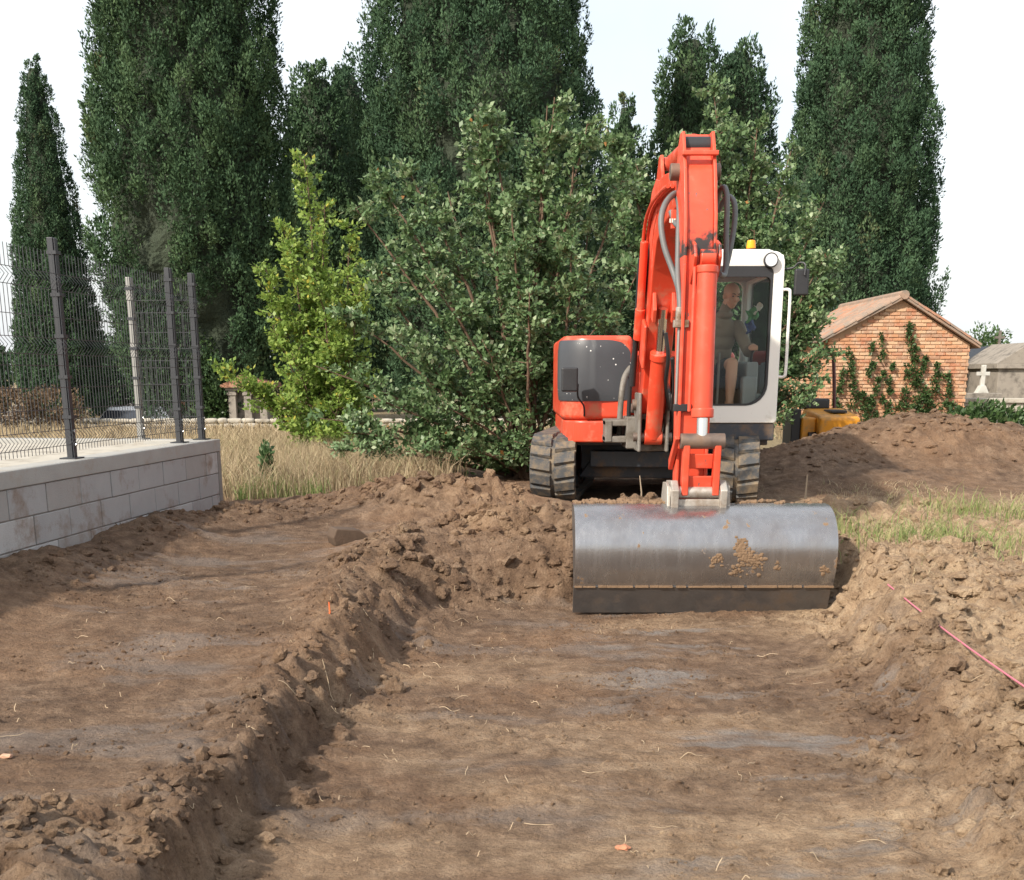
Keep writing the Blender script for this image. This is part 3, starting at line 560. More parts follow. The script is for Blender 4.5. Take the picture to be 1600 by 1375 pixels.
cyps['B3'] = cypress('blunt dark cypress crowding the pale one behind the excavator', (at(1128, 42), 42.0, G0), 11.7,
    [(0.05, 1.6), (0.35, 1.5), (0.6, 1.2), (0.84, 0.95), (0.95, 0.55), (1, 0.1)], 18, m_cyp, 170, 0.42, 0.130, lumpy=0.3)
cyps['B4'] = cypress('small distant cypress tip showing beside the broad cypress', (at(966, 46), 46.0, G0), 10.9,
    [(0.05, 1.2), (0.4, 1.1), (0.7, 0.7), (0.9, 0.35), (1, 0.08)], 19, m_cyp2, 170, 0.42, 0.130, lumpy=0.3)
# bare dead branches in the gaps of the old cypress
dead = MB(); rg = random.Random(5); bx, by = at(325, 31), 31.0
for k in range(44):
    z = rg.uniform(2.0, 4.9); a = rg.uniform(math.pi*1.05, math.pi*1.95); L = rg.uniform(1.2, 2.0)
    p0 = Vector((bx+rg.uniform(-.3, .3), by-0.3, z)); d = Vector((math.cos(a), math.sin(a), rg.uniform(0.1, 0.9))); pts = [p0]
    for i in range(5): d = (d+Vector((rg.uniform(-.3, .3), rg.uniform(-.2, .2), rg.uniform(-.25, .25)))); pts.append(pts[-1]+d.normalized()*L/5)
    dead.tube(pts, [0.035, 0.028, 0.02, 0.014, 0.009, 0.004], n=5)
    for i in range(1, 5):
        for _ in range(3):
            e = (d+Vector((rg.uniform(-1, 1), rg.uniform(-1, 0.3), rg.uniform(-.6, .8)))).normalized()*rg.uniform(.25, .6); dead.tube([pts[i], pts[i]+e*0.5+Vector((0, 0, .03)), pts[i]+e], [0.011, 0.007, 0.003], n=4)
dead.build('dead_branches', m_dead, cyps['L'])

def broadleaf(name, label, base, tips, m, seed, ntw=46, nleaf=40, ls=0.075, tw=(0.25, 0.6), t0=0.25, r0=0.035, curve=0.35, droop=0.0, bark=None, cat='tree', upb=0.35, spread=0.068, basew=0.12):
    rg = np.random.default_rng(seed); rn = random.Random(seed); B = Vector(base)
    root = empty(name, base, label, cat); wood = MB(); LP, LD, LL, LV = [], [], [], []
    for tip in tips:
        T = Vector(tip); b = B + Vector((rn.uniform(-basew, basew), rn.uniform(-basew, basew), -0.05))
        mid = b.lerp(T, 0.5) + Vector((0, 0, curve*(T-b).length*0.35)) + Vector((rn.uniform(-.15, .15), rn.uniform(-.15, .15), 0)); pts = []
        for i in range(13):
            u = i/12; q = b*(1-u)**2 + mid*2*u*(1-u) + T*u*u; pts.append(q+Vector((rn.uniform(-1, 1), rn.uniform(-1, 1), 0))*0.025*(1 if 0 < i < 12 else 0))
        Ls = (T-b).length; wood.tube(pts, [r0*(Ls/4)**0.5*(1-0.9*i/12)+0.003 for i in range(13)], n=6)
        for _ in range(int(ntw*Ls/4)):
            u = t0+(1-t0)*rn.random()**0.85; i = min(int(u*12), 11); q = pts[i].lerp(pts[i+1], u*12-i)
            tl = rn.uniform(*tw)*(1.15-0.75*u); a = rn.uniform(0, 6.283); d = Vector((math.cos(a), math.sin(a), upb+rn.uniform(-.45, .5))).normalized()
            e = q+d*tl+Vector((0, 0, -droop*tl)); md = q.lerp(e, .5)+Vector((0, 0, .06*tl)); wood.tube([q, md, e], [0.007, 0.0045, 0.002], n=3)
            k = max(6, int(nleaf*(0.5+tl))); s = rg.uniform(0.15, 1.05, k)[:, None]
            P = np.array(q)*(1-s)+np.array(e)*s+rg.normal(0, spread*(0.35+tl), (k, 3))*np.array([1, 1, 0.8]); LP.append(P)
            LD.append(unit(np.array(d)*0.6+rg.normal(0, 0.75, (k, 3))+np.array([0, 0, 0.15]))); LL.append(ls*rg.uniform(0.55, 1.25, k))
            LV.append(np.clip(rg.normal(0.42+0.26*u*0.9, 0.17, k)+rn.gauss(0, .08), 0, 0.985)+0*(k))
    P, D, L, Vr = np.concatenate(LP), np.concatenate(LD), np.concatenate(LL), np.concatenate(LV)
    ok = P[:, 2] > 0.42; P, D, L, Vr = P[ok], D[ok], L[ok], Vr[ok]
    Vr = np.where(rg.random(len(Vr)) < 0.002, 1.0, Vr); Wd = unit(np.cross(D, rg.standard_normal(D.shape)+np.array([0, -0.3, 1.1])))
    V, F = quads_from(P, D, Wd, L, L*0.62); np_obj('crown', V, F, m, root, attrs={'var': np.repeat(Vr, 4)})
    wood.build('trunk', bark or m_bark, root, smooth=True); return root
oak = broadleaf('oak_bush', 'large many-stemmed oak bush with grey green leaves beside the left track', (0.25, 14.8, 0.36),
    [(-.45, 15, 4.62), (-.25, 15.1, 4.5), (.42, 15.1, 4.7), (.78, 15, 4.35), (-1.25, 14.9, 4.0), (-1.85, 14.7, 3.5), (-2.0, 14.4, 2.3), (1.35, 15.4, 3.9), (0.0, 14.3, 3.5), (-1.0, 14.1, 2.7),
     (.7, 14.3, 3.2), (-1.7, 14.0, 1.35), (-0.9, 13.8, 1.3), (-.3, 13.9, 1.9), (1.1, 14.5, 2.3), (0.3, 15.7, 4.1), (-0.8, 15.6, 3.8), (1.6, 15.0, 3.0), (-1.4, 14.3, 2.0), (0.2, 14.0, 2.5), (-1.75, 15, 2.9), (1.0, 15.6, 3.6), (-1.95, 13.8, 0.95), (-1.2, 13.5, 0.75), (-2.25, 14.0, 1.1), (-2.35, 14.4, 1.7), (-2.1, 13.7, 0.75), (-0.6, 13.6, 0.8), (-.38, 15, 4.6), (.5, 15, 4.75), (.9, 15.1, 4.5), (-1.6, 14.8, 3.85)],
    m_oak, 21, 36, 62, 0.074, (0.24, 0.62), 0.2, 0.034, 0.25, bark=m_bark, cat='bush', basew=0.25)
lime = broadleaf('young_tree', 'slim bright yellow green young tree at the edge of the dry grass', (-2.75, 18.3, 0.34),
    [(-3.0, 18.2, 4.6), (-2.75, 18.3, 4.0), (-3.35, 18.1, 3.7), (-2.4, 18.3, 3.7), (-3.6, 18.0, 3.1), (-2.2, 18.0, 2.9), (-3.5, 17.8, 2.3), (-2.5, 17.7, 2.2), (-3.2, 17.6, 1.9), (-2.8, 17.6, 2.9), (-3.2, 17.9, 3.3), (-4.35, 17.8, 1.72), (-3.9, 18, 1.5), (-3.3, 17.4, 1.2), (-2.5, 17.4, 1.3), (-2.2, 18.2, 1.8), (-3.3, 17.3, .85), (-2.7, 17.1, .75), (-2.25, 17.2, .9)],
    m_lime, 22, 58, 42, 0.078, (0.25, 0.6), 0.22, 0.026, 0.15, cat='tree', upb=0.5)
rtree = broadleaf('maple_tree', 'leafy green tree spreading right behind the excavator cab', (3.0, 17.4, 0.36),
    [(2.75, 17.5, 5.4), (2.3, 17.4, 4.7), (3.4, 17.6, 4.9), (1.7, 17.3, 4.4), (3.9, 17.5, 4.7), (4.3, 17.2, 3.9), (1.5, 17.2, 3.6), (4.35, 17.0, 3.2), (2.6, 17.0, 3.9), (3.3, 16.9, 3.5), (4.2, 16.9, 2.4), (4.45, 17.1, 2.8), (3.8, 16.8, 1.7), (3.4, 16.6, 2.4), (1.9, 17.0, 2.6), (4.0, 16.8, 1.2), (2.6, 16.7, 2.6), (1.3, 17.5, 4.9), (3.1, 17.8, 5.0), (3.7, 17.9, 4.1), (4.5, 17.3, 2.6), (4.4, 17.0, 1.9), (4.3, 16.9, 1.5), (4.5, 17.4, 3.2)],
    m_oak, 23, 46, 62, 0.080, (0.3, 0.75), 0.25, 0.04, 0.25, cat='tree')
def leaf_blob(name, label, blobs, n, size, m, seed, cat='bush', group=None, dirb=(0, -0.3, 0.5), parent=None, shell=0.5):
    rg = np.random.default_rng(seed); P, D = [], []
    for (c, r) in blobs:
        d = unit(rg.standard_normal((n, 3))); rad = rg.uniform(shell, 1.0, (n, 1)); lump = 1+0.45*(fbm(d[:, 0]*2.3+c[0], d[:, 2]*2.3+c[1], 3, seed)-0.5)[:, None]
        P.append(np.array(c)+d*rad*lump*np.array(r)); D.append(unit(d*0.8+np.array(dirb)+0.6*rg.standard_normal((n, 3))))
    P, D = np.concatenate(P), np.concatenate(D); ok = P[:, 2] > 0.3; P, D = P[ok], D[ok]; L = size*rg.uniform(0.6, 1.3, len(P))
    V, F = quads_from(P, D, unit(np.cross(D, rg.standard_normal(D.shape))), L, L*0.6)
    o = np_obj(name, V, F, m, parent, attrs={'var': np.repeat(np.clip(rg.normal(.45, .2, len(P)), 0, 1), 4)})
    return tag(o, label, cat, group) if parent is None else o
leaf_blob('bramble_bush', 'low dark green bramble bush at the right foot of the brick shed', [((7.35, 18.6, .72), (.75, .55, .46)), ((6.85, 18.4, .65), (.5, .4, .36))], 2600, 0.09, m_ivy, 31)
leaf_blob('bramble_bush', 'dark green bramble hedge below the pale cemetery wall', [((8.4, 18.9, .68), (.8, .6, .46)), ((9.3, 19.0, .66), (.8, .6, .42)), ((10.2, 19.2, .66), (.8, .6, .42))], 2400, 0.09, m_ivy, 32)
leaf_blob('dry_hedge', 'ragged brown withered hedge seen through the left end of the fence', [((-13.6+i*1.0, 27+0.25*i, 0.85), (.75, .6, .55+0.1*math.sin(i*2))) for i in range(4)], 1300, 0.09, m_brownh, 33, 'hedge')
leaf_blob('clipped_hedge', 'clipped dark green hedge along the grey cemetery building', [((-13.0+i*.7, 40, 1.0), (.55, .45, .5)) for i in range(3)], 900, 0.1, m_cyp, 34, 'hedge')
leaf_blob('round_shrub', 'rounded grey green shrub tree beside the slender cypress', [((at(160, 40), 40, 1.9), (.85, .8, 1.1)), ((at(168, 40), 39.8, 1.0), (.9, .8, .7))], 2600, 0.13, m_cyp, 35, 'shrub')
leaf_blob('dark_shrub', 'dark conifer at the outer end of the mesh fence', [((at(-8, 40), 40, 1.6), (.6, .6, 1.5)), ((at(-12, 40), 40, .9), (.8, .6, .7))], 2200, 0.14, m_cyp, 36, 'shrub')
leaf_blob('ivy_clump', 'dark ivy climbing the foot of the old cypress', [((at(335, 29.6), 29.6, 0.95), (.45, .4, .8)), ((at(322, 29.6), 29.6, 1.7), (.5, .4, .8))], 2200, 0.10, m_ivy, 37, 'ivy')
leaf_blob('far_tree', 'pale green far tree showing over the eave of the brick shed', [((at(1535, 46), 46, 2.6), (.9, .8, .9)), ((at(1520, 46), 46, 1.9), (1.0, .8, .9)), ((at(1558, 46), 46, 1.9), (1.0, .8, .7))], 1300, 0.14, m_oak, 38, 'tree', shell=0.2)
leaf_blob('weed_plant', 'grey green weed standing in the dry grass by the wall end', [((-2.72, 13.1, .64), (.07, .07, .26))], 520, 0.06, m_oak, 39, 'plant', dirb=(0, 0, 0.9), shell=0.1)
# far wooded skyline, so that the ground does not meet the bare sky
rgn = np.random.default_rng(3); sk = [((x, 150+rgn.uniform(-8, 8), 0.6), (7, 4, rgn.uniform(2.0, 4.2))) for x in np.arange(-120, 121, 7.5)]
tag(leaf_blob('far_wood', 'distant belt of trees on the horizon behind the cemetery', sk, 700, 0.9, m_cyp, 40, 'woodland'), kind='stuff')

# ------------------------------------------------------------------ grass
def blades(name, label, pts, hgt, wid, m, seed, lean=0.35, varlo=0.3, varhi=0.8):
    rg = np.random.default_rng(seed); n = len(pts); hgt = hgt*rg.uniform(0.45, 1.25, n); a = rg.uniform(0, 6.28, n); ln = rg.normal(0, lean, (n, 2))
    w_ = np.stack([np.cos(a), np.sin(a), 0*a], -1)*(wid*rg.uniform(.6, 1.3, n))[:, None]; top = np.stack([ln[:, 0], ln[:, 1], np.ones(n)], -1)
    b = pts; m1 = b+top*np.array([.35, .35, 1])*(hgt*0.55)[:, None]; t1 = b+top*hgt[:, None]
    V = np.stack([b-w_, b+w_, m1+w_*.7, m1-w_*.7, t1+w_*.12, t1-w_*.12], 1).reshape(-1, 3); k = np.arange(n)[:, None]*6
    F = np.concatenate([k+np.array([[0, 1, 2, 3]]), k+np.array([[3, 2, 4, 5]])]).reshape(-1, 4)
    return tag(np_obj(name, V, F, m, attrs={'var': np.repeat(rg.uniform(varlo, varhi, n), 6)}), label, 'grass', kind='stuff')
def scatter(n, xr, yr, seed, f=None):
    rg = np.random.default_rng(seed); x = rg.uniform(*xr, n); y = rg.uniform(*yr, n)
    if f is not None: k = f(x, y, rg); x, y = x[k], y[k]
    return np.stack([x, y, ground_h(x, y)[0]-0.015], -1)
pd = scatter(30000, (-5.2, -0.4), (12.0, 20), 51, lambda x, y, r: (x < -1.0+0.06*(y-12)+r.uniform(-.4, .4, len(x))) & (y > 12.2+r.uniform(-.3, .5, len(x))) & (fbm(x*2, y*2, 2, 7) > 0.34))
blades('dry_grass', 'tall pale dry grass growing past the end of the block wall', pd, 0.36, 0.0045, m_straw, 52, 0.4, 0.15, 0.97)
pd2 = scatter(16000, (-15, 3), (19, 28.2), 53); blades('dry_meadow', 'short dry meadow in front of the low stone wall', pd2, 0.22, 0.010, m_straw, 54, 0.4, 0.2, 0.9)
pd3 = scatter(2200, (-2.9, -1.4), (12.0, 13.6), 55, lambda x, y, r: fbm(x*3, y*3, 2, 9) > 0.56); blades('green_weeds', 'green weeds mixed into the dry grass', pd3, 0.2, 0.006, m_green, 56)
gm = lambda x, y, r: (np.exp(-((x-2.95)/.42)**2-((y-8.55)/.35)**2) + np.exp(-((x-2.45)/.25)**2-((y-9.15)/.3)**2) + .8*np.exp(-((x-4.2)/.8)**2-((y-10.2)/.35)**2) + .35*np.exp(-((x-3.6)/1.2)**2-((y-8.4)/.6)**2)) > r.uniform(0.1, 1.1, len(x))
pg = scatter(20000, (2.2, 6), (7, 11.5), 57, gm); blades('green_grass', 'tufts of green and straw grass on the soil right of the bucket', pg, 0.17, 0.0035, m_green, 58, 0.6, 0.15, 1.0)
ps = scatter(9000, (2.3, 7.5), (7.0, 12.5), 59, lambda x, y, r: (fbm(x*1.7, y*1.7, 3, 17) > 0.50) & (x > 2.45)); blades('straw_stubble', 'trampled straw stubble over the tan soil', ps, 0.075, 0.0035, m_straw, 60, 0.9, 0.3, 0.95)
pf = scatter(9000, (5.2, 14), (15.5, 24), 61); blades('dry_meadow', 'dry yellow grass between the dark mound and the shed', pf, 0.25, 0.010, m_straw, 62, 0.5, 0.3, 0.9)
# broken roots and straw lying on the soil
def roots(n, seed):
    rg = random.Random(seed); mb = MB(); k = 0
    while k < n:
        x, y = rg.uniform(-2.6, 2.6), rg.uniform(3.0, 10.2)
        w = 1.0 if (-1.1 < x < 0.1 and y > 4.2) else (0.35 if x < 0.9 else 0.2)
        if rg.random() > w: continue
        L = 0.015+0.11*rg.random()**2.2*(1.8 if rg.random() < .15 else 1); a = rg.uniform(0, 6.28); pts = []; z = hz(x, y)+0.006
        for i in range(4):
            pts.append(Vector((x, y, hz(x, y)+0.001+(rg.uniform(-.004, .022) if i > 1 else 0)))); a += rg.uniform(-.7, .7); x += math.cos(a)*L/3; y += math.sin(a)*L/3
        mb.tube(smooth_path(pts, 3), 0.0015, n=3); k += 1
    return mb
tag(roots(330, 5).build('root_litter', m_straw2 := mat('root_straw', (0.42, 0.32, 0.21), 0.8, 0, 0.4, 30, bmp=0)), 'thin broken roots and straw lying on the dug soil', 'roots', kind='stuff')

# ------------------------------------------------------------------ cemetery background
lw = empty('stone_wall', (-5, 28.6, .3), 'low pale dry stone wall along the far side of the dry grass', 'wall')
MB().box((-16, 28.45, 0.2), (2.5, 28.75, 0.50)).build('wall_core', m_stone, lw)
stone_meshes = []
for k in range(5):
    v = ICO_V.copy(); v = np.sign(v)*np.abs(v)**0.5; v *= 1+0.1*np.random.default_rng(k).standard_normal((len(v), 1)); mm = MB(); mm.v = [Vector(q) for q in v*np.array([.15, .10, .055])]; mm.f = ICO_F.tolist(); stone_meshes.append(mm.mesh('stone', m_pale, True))
for r in range(2):
    x = -15.8
    while x < 2.3:
        s = random.uniform(.75, 1.25); x += .15*s
        inst('stone', random.choice(stone_meshes), Matrix.Translation((x, 28.40+random.uniform(-.02, .02), .42+.115*r)) @ Matrix.Diagonal((s, 1, random.uniform(.85, 1.15), 1)), lw); x += .15*s
def small_tomb(x0, x1, y, z0, z1):
    t = empty('tiled_tomb', ((x0+x1)/2, y, z0), 'small pillared tomb with a sloping terracotta tile roof', 'tomb'); w_ = x1-x0; ze = z1-.30
    MB().box((x0+.1, y+.25, z0), (x1-.1, y+1.1, ze)).build('wall', m_stone, t)
    for k in range(3):
        xx = x0+.06+k*(w_-.30)/2; pl = MB().box((xx, y, z0), (xx+.18, y+.20, ze)).box((xx-.025, y-.025, ze-.12), (xx+.205, y+.225, ze-.05)).box((xx-.025, y-.025, z0), (xx+.205, y+.225, z0+.1)); pl.build('pillar', m_stone, t, bevel=.01)
    MB().box((x0, y-.02, ze), (x1, y+1.15, ze+.07)).build('lintel', m_stone, t)
    rf = MB().prism([(x0-.1, ze+.07), (x1+.15, ze+.07), (x1+.15, ze+.10), ((x0+x1)/2-.15, z1), (x0-.1, ze+.14)], 'y', y-.1, y+1.2).build('roof', m_tile, t)
    for k in range(7):
        a = k/7; x = ((x0+x1)/2-.15)*(1-a)+(x1+.15)*a; z = z1*(1-a)+(ze+.10)*a; MB().cyl((x, y-.12, z+.01), (x, y+1.2, z+.01), .06, n=8).build('tile', m_tile, rf, smooth=True)
small_tomb(at(357, 29.5), at(424, 29.5), 29.4, .33, 1.52)
def marble(x0, x1, y, z1, label, m):
    t = empty('grave', ((x0+x1)/2, y, .33), label, 'grave'); MB().box((x0, y, .3), (x1, y+.8, z1-.22)).build('plinth', m_stone, t, bevel=.01)
    MB().box((x0+.05, y+.05, z1-.22), (x1-.05, y+.75, z1-.02)).build('slab', m, t, bevel=.015); MB().box((x0+.2, y+.045, z1-.18), (x1-.35, y+.06, z1-.07)).build('plaque', m_win, t); MB().box((x1-.3, y+.2, z1-.02), (x1-.1, y+.6, z1+.14)).build('headstone', m, t, bevel=.02)
m_lime_stone = mat('bleached_stone', (0.50, 0.49, 0.45), 0.85, 0, 0.15, 8, dirt=(0.3, 0.28, 0.24), dirt_amt=0.3, bmp=0.2)
m_marble = mat('white_marble', (0.72, 0.72, 0.72), 0.4, 0, 0.06, 3, bmp=0)
marble(at(2, 31), at(34, 31), 31, .68, 'small grey grave with a pale headstone beyond the brown hedge', m_stone)
car = empty('parked_car', (-11.7, 36.6, -.82), 'white car parked behind the low wall, only its glass and roof showing', 'car'); kx, kz = -11.7, -.82
def hull(a, b, za, zb): (x0, x1, y0, y1), (u0, u1, v0, v1) = a, b; return MB().add([(x0, y0, za), (x1, y0, za), (x1, y1, za), (x0, y1, za), (u0, v0, zb), (u1, v0, zb), (u1, v1, zb), (u0, v1, zb)], [(0, 3, 2, 1), (4, 5, 6, 7), (0, 1, 5, 4), (1, 2, 6, 5), (2, 3, 7, 6), (3, 0, 4, 7)])
bod = hull((kx-.88, kx+.88, 34.6, 38.7), (kx-.84, kx+.84, 34.7, 38.6), kz+.28, kz+.92).build('body', m_car, car, bevel=.09, seg=4)
hull((kx-.82, kx+.82, 35.5, 38.4), (kx-.62, kx+.62, 36.3, 37.9), kz+.90, kz+1.45).build('cabin', m_car, car, bevel=.07, seg=4)
hull((kx-.70, kx+.70, 35.53, 35.56), (kx-.56, kx+.56, 36.13, 36.16), kz+.98, kz+1.37).build('windscreen', m_win, car)
for sx in (-1, 1):
    MB().box((kx+sx*.95-.08, 35.75, kz+.95), (kx+sx*.95+.08, 35.85, kz+1.07)).build('mirror', m_car, car, bevel=.02); MB().box((kx+sx*.62-.16, 34.58, kz+.62), (kx+sx*.62+.16, 34.66, kz+.76)).build('headlight', m_lens, car, bevel=.02)
    for wy in (35.4, 37.8): MB().cyl((kx+sx*.88, wy, kz+.31), (kx+sx*.68, wy, kz+.31), .31, n=24).build('wheel', m_black, car, bevel=.02)
bd = empty('cemetery_building', (at(245, 42), 42, .3), 'long low grey rendered building beyond the graves', 'building')
MB().box((at(150, 42), 42, -1.0), (at(318, 42), 45, 1.42)).build('wall', m_shed, bd); MB().box((at(146, 42), 41.9, 1.42), (at(322, 42), 45.2, 1.50)).build('roof', m_stone, bd)
MB().box((at(229, 42), 41.96, .5), (at(250, 42), 42.0, 1.0)).build('door', m_tile, bd); MB().box((at(275, 42), 41.96, .4), (at(292, 42), 42.0, 1.05)).build('door', m_tile, bd)
ms = empty('mausoleum', (at(1575, 32), 32, .33), 'grey stone mausoleum with low pediment behind the white cross', 'mausoleum'); mx0, mx1 = at(1552, 32), at(1552, 32)+2.6
MB().box((mx0, 32, .3), (mx1, 34.5, 1.85)).build('wall', m_stone, ms, bevel=.01); MB().box((mx0-.09, 31.9, 1.75), (mx1+.09, 34.6, 1.88)).build('cornice', m_stone, ms, bevel=.01)
MB().prism([(mx0-.09, 1.88), (mx1+.09, 1.88), ((mx0+mx1)/2-.35, 2.42), ((mx0+mx1)/2-.55, 2.42)], 'y', 31.92, 34.55).build('pediment', m_stone, ms, bevel=.01)
ms2 = empty('family_tomb', (at(1530, 36), 36, .33), 'dark roofed stone tomb with an iron cross on its ridge', 'tomb'); fx0, fx1 = at(1500, 36), at(1575, 36)
MB().box((fx0, 36, .3), (fx1, 38, 1.85)).build('wall', m_stone, ms2); MB().prism([(fx0-.1, 1.85), (fx1+.1, 1.85), ((fx0+fx1)/2+.1, 2.42)], 'y', 35.9, 38.1).build('roof', m_black, ms2)
cxx = at(1549, 36); MB().box((cxx-.035, 35.95, 2.2), (cxx+.035, 36.02, 2.86)).box((cxx-.15, 35.955, 2.62), (cxx+.15, 36.015, 2.69)).build('cross', m_dead, ms2, bevel=.008)
cr = empty('stone_cross', (at(1528, 29), 29, .9), 'white stone cross on a stepped base above the pale wall', 'cross'); c0 = at(1529, 29)
MB().box((c0-.05, 29, 1.25), (c0+.05, 29.1, 1.82)).box((c0-.155, 29.003, 1.57), (c0+.155, 29.097, 1.66)).build('cross', m_lime_stone, cr, bevel=.012)
MB().prism([(c0-.15, 1.16), (c0+.15, 1.16), (c0+.10, 1.25), (c0+.055, 1.34), (c0-.055, 1.34), (c0-.10, 1.25)], 'y', 28.94, 29.16).build('foot', m_lime_stone, cr, bevel=.01); MB().box((c0-.42, 28.8, .3), (c0+.42, 29.4, 1.16)).build('pedestal', m_stone, cr, bevel=.01)
pw = empty('cemetery_wall', (11.5, 27, .3), 'pale rendered cemetery wall right of the brick shed', 'wall'); MB().box((9.6, 27, .2), (17, 27.25, .98)).build('wall', m_pale, pw); MB().box((9.6, 26.94, .98), (17, 27.31, 1.08)).build('coping', m_pale, pw, bevel=.01)

# ------------------------------------------------------------------ brick shed
HX0, HX1, HY0, HY1, HXR = 6.52, 9.46, 25.0, 29.5, 7.98; EV, RG, EVL = 2.24, 3.12, 2.36
sh = empty('brick_shed', ((HX0+HX1)/2, HY0, .33), 'small orange brick shed with a tiled gable roof and climbing ivy', 'shed')
MB().prism([(HX0+.015, .2), (HX1-.015, .2), (HX1-.015, EV-.04), (HXR, RG-.05), (HX0+.015, EVL-.04)], 'y', HY0+.015, HY1).build('wall', m_bmort, sh)
def roofz(x): return EVL+(RG-EVL)*(x-HX0)/(HXR-HX0) if x < HXR else EV+(RG-EV)*(HX1-x)/(HX1-HXR)
brick_me = []
for k, mm in enumerate(m_bricks):
    me = MB().box((-.105, 0, 0), (.105, .06, .058)).mesh('brick', mm); bm = bmesh.new(); bm.from_mesh(me); bmesh.ops.bevel(bm, geom=list(bm.edges), offset=.006, segments=1, affect='EDGES'); bm.to_mesh(me); bm.free(); brick_me.append(me)
cand = []; z = .25; r = 0
while z < RG:
    x = HX0+.11 - (.11 if r % 2 else 0)
    while x < HX1+.02:
        xa, xb = max(x-.105, HX0), min(x+.105, HX1)
        if xb-xa > .06 and max(z+.06 - roofz(xa), z+.06-roofz(xb)) < -.03: cand.append(((xa+xb)/2, z, (xb-xa)/.21))
        x += .222
    z += .072; r += 1
cand.sort(key=lambda c: -c[1]); restb = MB(); nb = 0
for (x, z, s) in cand:
    dy = random.uniform(-.012, .004); rz = random.uniform(-.02, .02)
    if nb < 295: inst('brick', random.choices(brick_me, (5, 3, 3, 2))[0], Matrix.Translation((x, HY0+dy, z)) @ Matrix.Rotation(rz, 4, 'Z') @ Matrix.Diagonal((s, 1, 1, 1)), sh); nb += 1
    else: restb.box((x-.105*s, HY0+dy, z), (x+.105*s, HY0+.06, z+.058))
z = .25; r = 0
while z < EVL-.1:
    y = HY0+.18+(.11 if r % 2 else 0)
    while y < HY1-.1: restb.box((HX0-random.uniform(0, .006), y-.105, z), (HX0+.05, y+.105, z+.058)); y += .222
    z += .072; r += 1
tag(restb.build('brick_courses', m_bricks[0], sh), kind='stuff')
def slope(xe, ze, xr, zr, nm):
    """one roof slope of canal tiles, eave (xe,ze) to ridge (xr,zr)"""
    d = Vector((xr-xe, 0, zr-ze)); L = d.length; d.normalize(); up = Vector((-d.z, 0, d.x)) if d.x > 0 else Vector((d.z, 0, -d.x)); e = Vector((xe, 0, ze))-d*.14
    rf = MB(); q0, q1 = e, Vector((xr, 0, zr)); rf.add([(q0.x, HY0-.12, q0.z), (q1.x, HY0-.12, q1.z), (q1.x, HY1+.1, q1.z), (q0.x, HY1+.1, q0.z)], [(0, 1, 2, 3)]); rf.add([(v.x, v.y, v.z-.05) for v in rf.v[:4]], [(0, 1, 2, 3)])
    for i in range(4): rf.f.append([i, (i+1) % 4, 4+(i+1) % 4, 4+i])
    ro = rf.build(nm, m_wroof, sh)
    n = int((L+.14)/.30); tm = MB(); pts = []
    for k in range(7):
        a = math.pi*k/6; pts.append((math.cos(a)*.085, math.sin(a)*.06))
    vs = [(0, p[0], p[1]) for p in pts]+[(.36, p[0]*.82, p[1]*.85+.012) for p in pts]+[(0, p[0]*.8, p[1]*.75) for p in pts]
    tm.add(vs, [(k, k+1, 8+k, 7+k) for k in range(6)]+[(k+14, k+15, k+1, k) for k in range(6)]); me = tm.mesh('roof_tile', m_tile); me2 = tm.mesh('roof_tile', m_wroof)
    rot = Matrix((( d.x, 0, up.x), (0, 1, 0), (d.z, 0, up.z))).to_4x4()
    y = HY0-.06
    while y < HY1:
        for k in range(n+1):
            p = e+d*(k*(L+.10)/(n+1)); inst('roof_tile', random.choice([me, me2, me2]), Matrix.Translation((p.x, y+random.uniform(-.01, .01), p.z+random.uniform(0, .008))) @ rot @ Matrix.Rotation(random.uniform(-.03, .03), 4, 'Z'), ro)
        y += .185
slope(HX0-.04, EVL, HXR, RG+.02, 'roof_slope'); slope(HX1+.04, EV, HXR, RG+.02, 'roof_slope')
MB().tube([(HXR, HY0-.14, RG+.045), (HXR, HY1+.1, RG+.045)], .09, n=10).build('ridge', m_wroof, sh)
ivb = []
def strip(px, z0, z1, w_):
    n = max(2, int((z1-z0)/.16))
    for k in range(n+1): u = k/n; ivb.append(((px+random.uniform(-.13, .13), HY0-.06, z0+(z1-z0)*u), (w_*(1-.65*u)*random.uniform(.3, 1.4), .07, random.uniform(.06, .16))))
for (px, z0, z1, w_) in [(7.05, .6, 2.0, .16), (7.5, .6, 2.3, .10), (7.75, .6, 1.75, .08), (8.25, .6, 2.55, .20), (8.45, .6, 1.9, .16), (8.75, .6, 1.75, .28), (9.0, .6, 1.55, .16), (6.75, .6, 1.6, .14), (8.0, .5, .95, .3), (7.3, .5, 1.2, .25), (8.6, .5, 1.15, .5), (9.15, .45, .95, .3)]: strip(px, z0, z1, w_)
leaf_blob('wall_ivy', 'ivy climbing in ragged strands up the gable of the brick shed', ivb, 70, 0.07, m_ivy, 41, 'ivy', dirb=(0, -0.6, 0.3), shell=0.1)

